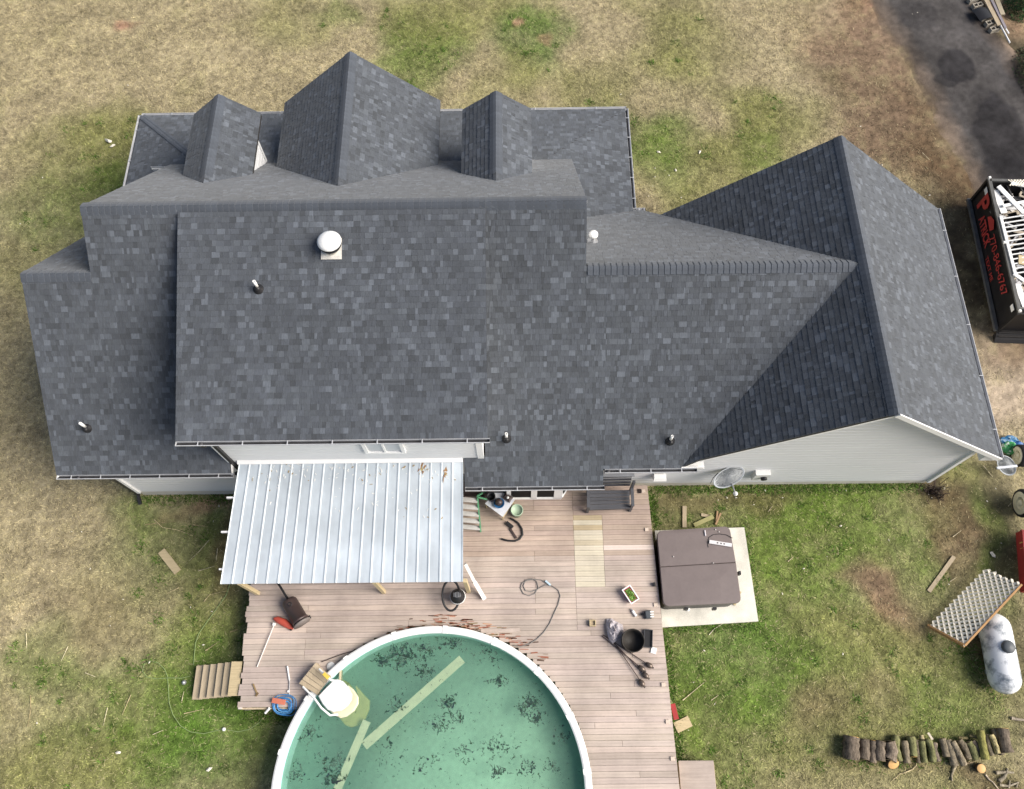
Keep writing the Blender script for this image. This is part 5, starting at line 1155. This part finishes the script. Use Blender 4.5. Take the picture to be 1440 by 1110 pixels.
for x0, y0, x1, y1, lb in ((930, 152, 1000, 156, 'mossy branch piece behind the middle of the log row'), (1015, 136, 1078, 150, 'pale broken branch behind the log row, right of the mossy one'), (1060, 130, 1085, 165, 'short thick branch piece against the tall yellow green log')):
    mb = MB(); mb.tube([at(*logpx(x0, y0), .1), at(*logpx(x1, y1), .12)], [.04, .035], 8, lin(140, 130, 92, .75)); o = mb.build('branch', m_bark); tag(o, lb, 'branch')
def twig(pxs, r, col, label, cat='twig', group=None, z=.03):
    mb = MB(); mb.tube([at(*p, z) for p in pxs], [r*(1-.5*k/max(1, len(pxs)-1)) for k in range(len(pxs))], 6, lin(*col, .85)); o = mb.build('twig', m_bark); return tag(o, label, cat, group)
twig([logpx(*p) for p in ((600, 310), (600, 370), (570, 400), (510, 425), (470, 435), (450, 460), (420, 478))], .018, (206, 190, 150), 'long crooked pale vine below the log row')
twig([logpx(*p) for p in ((905, 370), (885, 410), (875, 450), (880, 490))], .05, (150, 140, 116), 'curved grey branch hanging below the slanting logs', 'branch')
twig([logpx(*p) for p in ((960, 370), (1000, 350), (1045, 345))], .03, (170, 150, 120), 'short branch below the slanting logs', 'branch')
twig([logpx(*p) for p in ((1140, 440), (1170, 480), (1200, 500), (1240, 554))], .025, (214, 196, 170), 'thin pale stick with reddish tip near the bottom right corner')
for pts_, r, lb in (([(1245, 490), (1285, 460), (1305, 420), (1310, 390)], .06, 'thick curved grey branch in the bottom right branch pile'), ([(1220, 425), (1300, 420), (1360, 425)], .05, 'level grey branch across the bottom right branch pile'), ([(1320, 545), (1328, 500), (1330, 485)], .03, 'upright thin branch at the bottom right corner'), ([(1250, 520), (1320, 530), (1400, 500)], .04, 'low dark branch at the bottom right corner'), ([(1380, 540), (1395, 500)], .025, 'small twig nearest the bottom right corner')):
    twig([logpx(*p) for p in pts_], r, (158, 148, 128), lb, 'branch')
twig([(1422, 1010), (1432, 1012), (1442, 1013)], .05, (176, 164, 146), 'pale driftwood piece on grass below the propane tank', 'branch')
# loose wood in the grass
plank('garden_board', at(1341.5, 783, .04), at(1306, 832, .04), .11, .04, m_wood_old, 'long weathered board on grass above the lattice panel', 'board')
plank('lawn_plank', at(227, 775, .05), at(250, 804.5, .05), .22, .04, m_wood_new, 'tan plank lying alone on the left lawn', 'plank')
plank('wood_offcut', at(962.5, 712, .05), at(962.5, 742, .05), .12, .05, m_wood_old, 'upright weathered offcut behind the hot tub, left one', 'board')
plank('wood_offcut', at(976, 739, .05), at(1003, 726.5, .08), .12, .05, M('greenish_offcut', lin(176, 172, 120, .8), .8), 'slanting greenish offcut behind the hot tub', 'board')
plank('wood_offcut', at(986, 724, .04), at(1000, 727, .04), .09, .04, m_wood_old, 'short weathered offcut just above the slanting one', 'board')
plank('cedar_stake', at(1009, 719, .05), at(1007, 738, .05), .05, .04, M('cedar_stick', lin(178, 146, 112, .8), .8), 'left reddish stick of the pair behind the hot tub', 'stick')
plank('cedar_stake', at(1013.5, 722, .05), at(1006.5, 738, .07), .05, .04, D.materials['cedar_stick'], 'right reddish stick of the pair behind the hot tub', 'stick')
plank('yellow_brace', at(1041, 832, .14), at(1032.5, 851, .14), .07, .04, m_wood_new, 'thin yellow wooden brace on the slab at hot tub corner', 'stick')
lathed('slab_rag', at(967, 857, .10), [(.07, 0), (.06, .03), (.03, .05), (0, .05)], m_wplas, 'small white knob on the slab below the hot tub', 'scrap', 9)
twig([(997, 893), (1005, 884), (1015, 878), (1025, 872)], .012, (222, 214, 186), 'pale curved straw below the hot tub slab')
# hose on the left lawn
mb = MB(); Z3 = lambda x, y: (x/2.5825, 680+y/2.5825)
pts = [(835, 365), (822, 405), (790, 450), (750, 505), (722, 545), (710, 580), (706, 620), (703, 660)]
mb.tube([at(*Z3(*p), .025) for p in pts], .012, 6); o = mb.build('hose_run', M('faded_green_hose', lin(140, 160, 104, .8), .6)); tag(o, 'faded green hose running down the lawn to the deck stairs', 'hose')
mb = MB(); pts = [(690, 700), (660, 707), (612, 706), (570, 710), (535, 704), (517, 682), (524, 655), (545, 644), (575, 652), (598, 675), (608, 700), (612, 750), (614, 795), (628, 840), (655, 880), (690, 902), (740, 909), (780, 899), (815, 893), (865, 902), (905, 893), (940, 870), (962, 842)]
mb.tube([at(*Z3(*p), .025) for p in pts], .012, 6); o = mb.build('hose_run', D.materials['faded_green_hose']); tag(o, 'pale looping hose from the stairs foot to the blue coil', 'hose')
lathed('hose_coupling', at(*Z3(815, 893), .0), [(.05, 0), (.05, .06), (.03, .09), (0, .09)], m_wplas, 'white coupling in the middle of the looping lawn hose', 'coupling', 10)
lathed('sprinkler_spike', at(*Z3(670, 723), .0), [(.06, 0), (.07, .05), (.02, .11), (0, .11)], m_steel, 'grey knob on the grass just left of the deck stairs', 'sprinkler', 10)
AREAS = [((0, 0, 420, 160), 'beyond the left dormers'), ((420, 0, 880, 160), 'beyond the middle dormer'), ((880, 0, 1130, 160), 'beyond the porch roof corner'), ((1130, 0, 1440, 210), 'between the driveway and cross gable'), ((880, 160, 1130, 300), 'in the corner of porch and cross gable'), ((0, 160, 260, 560), 'left of the house'), ((1200, 210, 1440, 480), 'between the dumpster and cross gable'),
 ((0, 640, 180, 780), 'at the far left below the gutter'), ((180, 640, 345, 780), 'left of the metal patio cover'), ((0, 780, 180, 940), 'at the far left beside the deck'), ((180, 780, 345, 935), 'above the deck stairs'), ((0, 940, 180, 1110), 'in the bottom left corner'), ((180, 935, 460, 1110), 'below the deck stairs'),
 ((920, 670, 1060, 745), 'between the gable wall and hot tub'), ((940, 880, 1060, 1110), 'right of the lower deck edge'), ((1060, 670, 1220, 860), 'right of the hot tub slab'), ((1220, 640, 1370, 780), 'below the gable wall corner'), ((1370, 600, 1440, 800), 'beside the trailer'), ((1220, 780, 1370, 900), 'left of the lattice'), ((1060, 860, 1440, 1110), 'above the firewood')]
def stalk(q):
    dx, dy = q[-1][0]-q[0][0], q[-1][1]-q[0][1]; L = math.hypot(dx, dy); a = abs(math.degrees(math.atan2(dy, dx)))%180; a = min(a, 180-a)
    size = 'very short' if L < 12 else 'short' if L < 19 else 'long' if L < 30 else 'very long'
    return size+(' level' if a < 20 else ' upright' if a > 66 else ' slanting')+(' bent' if len(q) > 2 else '')+' straw stalk on the lawn '
def where(p):
    for (x0, y0, x1, y1), t in AREAS:
        if x0 <= p[0] <= x1 and y0 <= p[1] <= y1: return t
    return 'away from everything'
# twigs and straw on the lawn
TW_ = [((390, 815), (375, 880)), ((475, 768), (443, 842)), ((110, 770), (112, 820), (100, 885)), ((247, 592), (222, 645)), ((527, 150), (640, 137)), ((760, 205), (725, 245), (688, 280)), ((95, 545), (97, 600)), ((555, 912), (592, 896)), ((558, 130), (590, 160), (640, 168), (700, 190)), ((650, 378), (610, 398)), ((720, 318), (780, 300)), ((740, 430), (760, 405), (800, 395)), ((668, 836), (740, 820)), ((660, 790), (668, 755)), ((745, 608), (795, 575)), ((835, 540), (865, 530)), ((700, 150), (755, 157)), ((207, 618), (240, 600)), ((68, 445), (75, 470)), ((790, 235), (785, 280)), ((310, 688), (348, 703)), ((120, 430), (150, 420))]
for p in TW_: twig([Z3(*q) for q in p], .011, random.choice(((196, 180, 140), (178, 160, 120), (208, 198, 164))), stalk([Z3(*q) for q in p])+where(Z3(*p[0])), 'twig', 'straw stalks on the lawn', .04)
for p in (((1297, 215), (1307, 225)), ((1383, 655), (1396, 671)), ((1336, 818), (1345, 812)), ((1340, 755), (1352, 746)), ((960, 985), (990, 960)), ((1000, 985), (1010, 978)), ((1108, 790), (1116, 783)), ((1080, 720), (1086, 712)), ((1418, 712), (1424, 706))): twig(p, .013, (206, 192, 160), stalk(p)+where(p[0]), 'twig', 'straw stalks on the lawn', .04)
# white litter
LIT = [(153, 199), (159, 205), (926, 214), (886, 230), (935, 240), (941, 247), (950, 240), (921, 237), (958, 278), (918, 262), (921, 249), (912, 276), (984, 214), (873, 133), (97, 315), (28, 315), (102, 345), (180, 120), (60, 250), (450, 95), (1240, 232), (1307, 275), (1210, 178), (1242, 120), (1283, 20), (1290, 18), (325, 770), (308, 712), (300, 733), (307, 690), (173, 843), (155, 867), (268, 854), (167, 1058), (294, 1082), (155, 880), (127, 800), (210, 932), (286, 907), (298, 860), (101, 748), (115, 748), (52, 1017), (1306, 695), (1328, 687), (1310, 700), (1388, 705), (1400, 687), (1408, 764), (1334, 822), (1185, 920), (1270, 870), (1100, 835), (1130, 800), (1190, 690), (1100, 700), (1035, 700), (1060, 710), (1076, 690), (1010, 703), (1022, 700), (975, 960), (990, 915), (1005, 990), (968, 1027), (1395, 780), (1350, 652), (1163, 783), (1250, 760), (1182, 740)]
big = {(153, 199): .17, (159, 205): .13, (926, 214): .09, (950, 240): .08, (984, 214): .10, (167, 1058): .09, (294, 1082): .1, (1395, 780): .12}
lm = []
for k in range(4):
    mb = MB(); n = 6; mb.add([(math.cos(2*PI*i/n)*random.uniform(.5, 1.1), math.sin(2*PI*i/n)*random.uniform(.25, .6), random.uniform(0, .35)) for i in range(n)]+[(0, 0, .55)], [(i, (i+1) % n, n) for i in range(n)], lin(232, 226, 210, .85)); o = mb.build('litter', m_vcol, origin=(0, 0, 0)); lm.append(o)
for i, p in enumerate(LIT):
    c = at(*p, .03); o = lm[i] if i < 4 else link('litter', lm[i % 4].data, c); o.location = c; s = big.get(p, random.uniform(.022, .05)); o.scale = (s, s, s); o.rotation_euler = (0, 0, random.uniform(0, 6.3))
    tag(o, ('large' if p in big else 'small')+' white litter scrap on the lawn '+where(p), 'litter', 'white litter scraps on the lawn')
# dead shrub by the gable wall
mb = MB(); c = at(1312, 692, 0)
for i in range(90):
    a = random.uniform(0, 6.28); r = abs(random.gauss(0, .18)); p = c+Vector((math.cos(a)*r, math.sin(a)*r, 0)); q = p+Vector((random.gauss(0, .12), random.gauss(0, .12), random.uniform(.05, .3)))
    mb.bar(p, q, .014, .014, lin(*random.choice(((70, 56, 52), (92, 76, 66), (50, 42, 38))), .7))
o = mb.build('dead_shrub', m_vcol); tag(o, 'dark dead shrub on the ground below the gable wall corner', 'shrub')

# ------------------------------------------------------------------ top right: blocks, lumber, pipes, bushes
def blk(c, rz, label):
    o = MB(); R3 = Matrix.Rotation(rz, 3, 'Z'); c = Vector(c)
    for a, lx in ((0, .032), (.5, .032), (-.5, .032)): o.box(c+R3@Vector((a*.36, 0, .1)), (lx, .19 if a == 0 else .19, .2), rz)
    for b in (-1, 1): o.box(c+R3@Vector((0, b*.08, .1)), (.328, .03, .199), rz); 
    ob = o.build('cinder_block', M('block_concrete', (.32, .29, .24), .95, .3, 9) if 'block_concrete' not in D.materials else D.materials['block_concrete']); return tag(ob, label, 'cinder block', 'cinder blocks in a row')
b0, b1 = at(1366, 4, .0), at(1396, 45, .0); dd = (b1-b0); rzb = math.atan2(dd.y, dd.x)+PI/2
names = ['topmost cinder block of the row, cut by the frame', 'second cinder block from the top of the row', 'third cinder block, behind the black sheet', 'fourth cinder block, beside the black sheet', 'fifth cinder block from the top of the row', 'lowest cinder block at the bottom of the row']
for i in range(6): c = b0.lerp(b1, i/5); blk(c, rzb, names[i])
mb = MB(); vs = []; c = b0.lerp(b1, .55)+Vector((-.1, 0, .24)); R3 = Matrix.Rotation(rzb, 3, 'Z')
for j in range(5):
    for i in range(9): t = -1+2*i/8; vs.append(c+R3@Vector((t*.30-.04, -.32+.16*j, .09*math.cos(t*1.4)-.05*(j == 4))))
mb.add(vs, [(j*9+i, j*9+i+1, (j+1)*9+i+1, (j+1)*9+i) for j in range(4) for i in range(8)]); o = mb.build('black_sheet', m_black); o.modifiers.new('t', 'SOLIDIFY').thickness = .015; tag(o, 'curved black plastic sheet over the row of cinder blocks', 'sheet')
for p0, p1, w_, z, mt, lb in (((1380, -12), (1405, 36), .16, .25, m_wood_old, 'brown board beside the cinder blocks'), ((1389, -10), (1414, 40), .10, .28, M('grey_board', (.22, .20, .22), .8), 'grey narrow board right of the brown board'), ((1396, -14), (1410, 21), .18, .3, M('bleached_board', lin(176, 164, 140, .8), .8), 'wide bleached board nearest the corner bush')):
    plank('lumber_board', at(*p0, z), at(*p1, z), w_, .05, mt, lb, 'board', 'boards stacked by the driveway')
for p0, p1, lb in (((1407, 36), (1420, 60.5), 'long white pipe sticking out past the boards'), ((1414, 40), (1418.5, 47.5), 'short white pipe end beside the longer one')):
    mb = MB(); mb.tube([at(*p0, .25), at(*p1, .2)], .03, 8); o = mb.build('white_pipe', m_wplas); tag(o, lb, 'pipe')
def bush(c, rx, ry, h, n, cols, label, twigs=True):
    o = thing('bush', tuple(c), label, 'bush'); mb = MB()
    for i in range(n):
        a = random.uniform(0, 6.28); r = math.sqrt(random.random()); ph = random.random()
        p = c+Vector((math.cos(a)*rx*r*(1-.4*ph), math.sin(a)*ry*r*(1-.4*ph), h*ph*(1-.6*r*r)+.03)); u = Vector((random.gauss(0, 1), random.gauss(0, 1), random.gauss(0, .5))).normalized()*random.uniform(.04, .09); v_ = u.cross(Vector((0, 0, 1))).normalized()*.025
        g = random.uniform(.5, 1.5); k = random.choice(cols); mb.add([p-u, p+v_, p+u, p-v_], [(0, 1, 2, 3)], tuple(x*g for x in k))
    stuff(mb.build('foliage', m_leaf, o)); mb = MB()
    for i in range(7): a = i*.9; mb.tube([c, c+Vector((math.cos(a)*rx*.6, math.sin(a)*ry*.6, h*.7))], [.02, .008], 5, (.08, .06, .04))
    mb.build('stem', m_bark, o)
bush(at(1434, 14, 0), .75, .8, 1.1, 1500, [(.035, .085, .02), (.05, .10, .025), (.02, .05, .015)], 'leafy green bush at the top right corner')
bush(at(1452, 110, 0), .7, 1.6, .7, 1300, [(.04, .06, .02), (.06, .055, .03), (.03, .045, .015)], 'low dark scrub along the right side of the driveway')

# ------------------------------------------------------------------ dumpster
T0, T1 = at(1391, 252, 1.45), at(1434, 441, 1.45)
dv = (T1-T0); DL = dv.length; dv.normalize(); dn = Vector((dv.y, -dv.x, 0)); dn = dn if dn.x < 0 else -dn      # dn points to the house
dp = thing('dumpster', (T0.x, T0.y, 0), 'black roll off dumpster with red lettering full of white debris', 'dumpster')
def dpt(s, n_, z): return Vector((T0.x, T0.y, 0))+dv*s-dn*n_+Vector((0, 0, z))
m_dump = M('dumpster_black', (.014, .013, .014), .5, .4, 3); WD = 2.35
def dpanel(name, a, b, z0, z1, th, parent=dp, mat=None):
    mb = MB(); o_ = (b-a).normalized().cross(Vector((0, 0, 1)))*th; q = [a, b, b+o_, a+o_]; mb.hexa([p+Vector((0, 0, z0)) for p in q], [p+Vector((0, 0, z1)) for p in q]); return mb.build(name, mat or m_dump, parent)
dpanel('side_wall', dpt(0, 0, 0), dpt(DL, 0, 0), .25, 1.42, -.05); dpanel('side_wall', dpt(0, WD, 0), dpt(DL, WD, 0), .25, 1.42, .05)
dpanel('front_wall', dpt(.03, .03, 0), dpt(.03, WD-.03, 0), .25, 1.40, .05); dpanel('tail_gate', dpt(DL-.08, .03, 0), dpt(DL-.08, WD-.03, 0), .25, 1.35, .05)
mb = MB(); mb.hexa([dpt(0, 0, .2), dpt(DL, 0, .2), dpt(DL, WD, .2), dpt(0, WD, .2)][::-1], [dpt(0, 0, .26), dpt(DL, 0, .26), dpt(DL, WD, .26), dpt(0, WD, .26)][::-1]); mb.build('floor', m_dump, dp)
m_rim = M('worn_steel_rim', (.10, .10, .095), .5, .4, 5)
for n_ in (0, WD): mb = MB(); mb.bar(dpt(0, n_, 1.45), dpt(DL, n_, 1.45), .11, .07); mb.build('top_rim', m_rim, dp)
mb = MB(); mb.bar(dpt(.05, 0, 1.45), dpt(.05, WD, 1.45), .09, .07); mb.build('top_rim', m_rim, dp)
mb = MB(); mb.bar(dpt(-.05, -.10, .28), dpt(DL, -.10, .28), .12, .10); mb.build('bottom_rail', M('scraped_rail', (.09, .09, .09), .5, .4, 4), dp)
for s in (.02, DL-.02): mb = MB(); mb.bar(dpt(s, -.03, .25), dpt(s, -.03, 1.42), .07, .09); mb.build('corner_post', m_dump, dp)
for s, z in ((.0, 1.52), (DL*.5, 1.52), (DL*.99, 1.52)): mb = MB(); mb.box(dpt(s, -.02, z), (.07, .07, .07)); mb.build('tie_hook', m_wplas, dp)
for s in (.22, DL-.42): mb = MB(); mb.bar(dpt(s, -.057, 1.24), dpt(s+.22, -.057, 1.24), .012, .16); mb.build('reflector', m_wplas, dp)
mb = MB(); mb.hexa([dpt(DL+.04, -.1, .02), dpt(DL+.30, -.1, .02), dpt(DL+.30, WD, .02), dpt(DL+.04, WD, .02)][::-1], [dpt(DL+.04, -.1, .3), dpt(DL+.22, -.1, .12), dpt(DL+.22, WD, .12), dpt(DL+.04, WD, .3)][::-1]); mb.build('rear_ramp', m_dump, dp)
for k in range(2): mb = MB(); mb.bar(dpt(DL+.08+.10*k, -.05, .30-.06*k), dpt(DL+.08+.10*k, WD, .30-.06*k), .03, .04); mb.build('hinge_bar', m_dump, dp)
m_text = M('red_lettering', (.42, .045, .04), .5, .25, 5)
def lettering(txt, s, z, size, name='lettering', sx_=1.0, mat=None, bold=.0):
    cu = D.curves.new(name, 'FONT'); cu.body = txt; cu.size = size; cu.extrude = .002; cu.offset = bold; tmp = D.objects.new('tmp', cu); COL.objects.link(tmp)
    dg = bpy.context.evaluated_depsgraph_get(); dg.update(); me = D.meshes.new_from_object(tmp.evaluated_get(dg)); D.objects.remove(tmp); D.curves.remove(cu)
    M3 = Matrix((dv, Vector((0, 0, 1)), dv.cross(Vector((0, 0, 1))))).transposed(); 
    me.transform((M3@Matrix.Diagonal((sx_, 1, 1))).to_4x4()); me.materials.clear(); me.materials.append(mat or m_text); me.name = name
    return link(name, me, dpt(s, -.058, z), dp)
lettering('P', .40, .62, .98, bold=.03); lettering('ATRICK', .98, .54, .50, sx_=.66, bold=.012); lettering('770-846-6767', 1.95, .86, .46, sx_=.86); lettering('TEXT ME', 2.45, .44, .26, sx_=.9)
mb = MB(); e = -.06
for poly in ([(1.22, 1.02), (1.75, .98), (1.82, 1.20), (1.55, 1.32), (1.30, 1.20)],): mb.add([dpt(s, e, z) for s, z in poly]+[dpt(s, e+.004, z) for s, z in poly], [(0, 1, 2, 3, 4), (9, 8, 7, 6, 5)]+[(i, (i+1) % 5, (i+1) % 5+5, i+5) for i in range(5)])
mb.build('house_emblem', m_text, dp)
# white debris thrown in the dumpster
rl = thing('broken_railing', tuple(dpt(2, 1, 1.3)), 'white deck railing section on top inside the dumpster', 'railing')
ra, rb_ = at(1407, 305, 1.5), at(1428, 388, 1.5); ro = Vector((.95, .12, .06))
for o_ in (Vector(), ro): mb = MB(); mb.bar(ra+o_, rb_+o_, .09, .06); mb.build('rail', m_wplas, rl)
for i in range(13): p = ra.lerp(rb_, (i+.5)/13); mb = MB(); mb.bar(p, p+ro, .035, .035); mb.build('baluster', m_wplas, rl)
for p0, p1, z, w_, lb in (((1404, 262), (1440, 300), 1.46, .16, 'white board slanting down from dumpster top left inside'), ((1399, 268), (1412, 300), 1.36, .22, 'short wide white board in the dumpster corner'), ((1422, 258), (1445, 262), 1.5, .12, 'white board across the upper end of the dumpster'), ((1410, 290), (1440, 284), 1.4, .10, 'white strip above the railing in the dumpster'), ((1425, 385), (1442, 396), 1.5, .12, 'white board below the railing in the dumpster'), ((1430, 400), (1442, 432), 1.3, .2, 'white board at the lower end of the dumpster')):
    plank('scrap_board', at(*p0, z), at(*p1, z-.06), w_, .04, m_wplas, lb, 'board', 'white boards dumped in the dumpster')
plank('tan_board', at(1432, 365, 1.52), at(1444, 368, 1.5), .34, .05, m_wood_new, 'tan plywood piece on the white debris in the dumpster', 'board')
jk = MB()
for i in range(170):
    c = dpt(random.uniform(.15, DL-.15), random.uniform(.15, WD-.15), random.uniform(.95, 1.25)); jk.box(c, (random.uniform(.1, .7), random.uniform(.04, .16), random.uniform(.02, .05)), random.uniform(0, 3.1), lin(*random.choice(((226, 226, 226), (205, 205, 208), (235, 232, 226), (120, 118, 116), (190, 178, 160), (70, 70, 72))), .8))
o = jk.build('rubble', m_vcol); stuff(o); tag(o, 'jumble of broken white vinyl pieces filling the dumpster', 'rubble')
ls = thing('lattice_scrap', tuple(at(1432, 256, 1.5)), 'torn scrap of white lattice at the top inside dumpster end', 'lattice')
for i in range(5):
    for sgn in (1, -1): p = at(1424+4*i, 257, 1.5+.012*(sgn > 0)); mb = MB(); mb.bar(p-Vector((.12, .12*sgn, 0)), p+Vector((.12, .12*sgn, 0)), .03, .008); mb.build('lattice_strip', m_lat, ls)
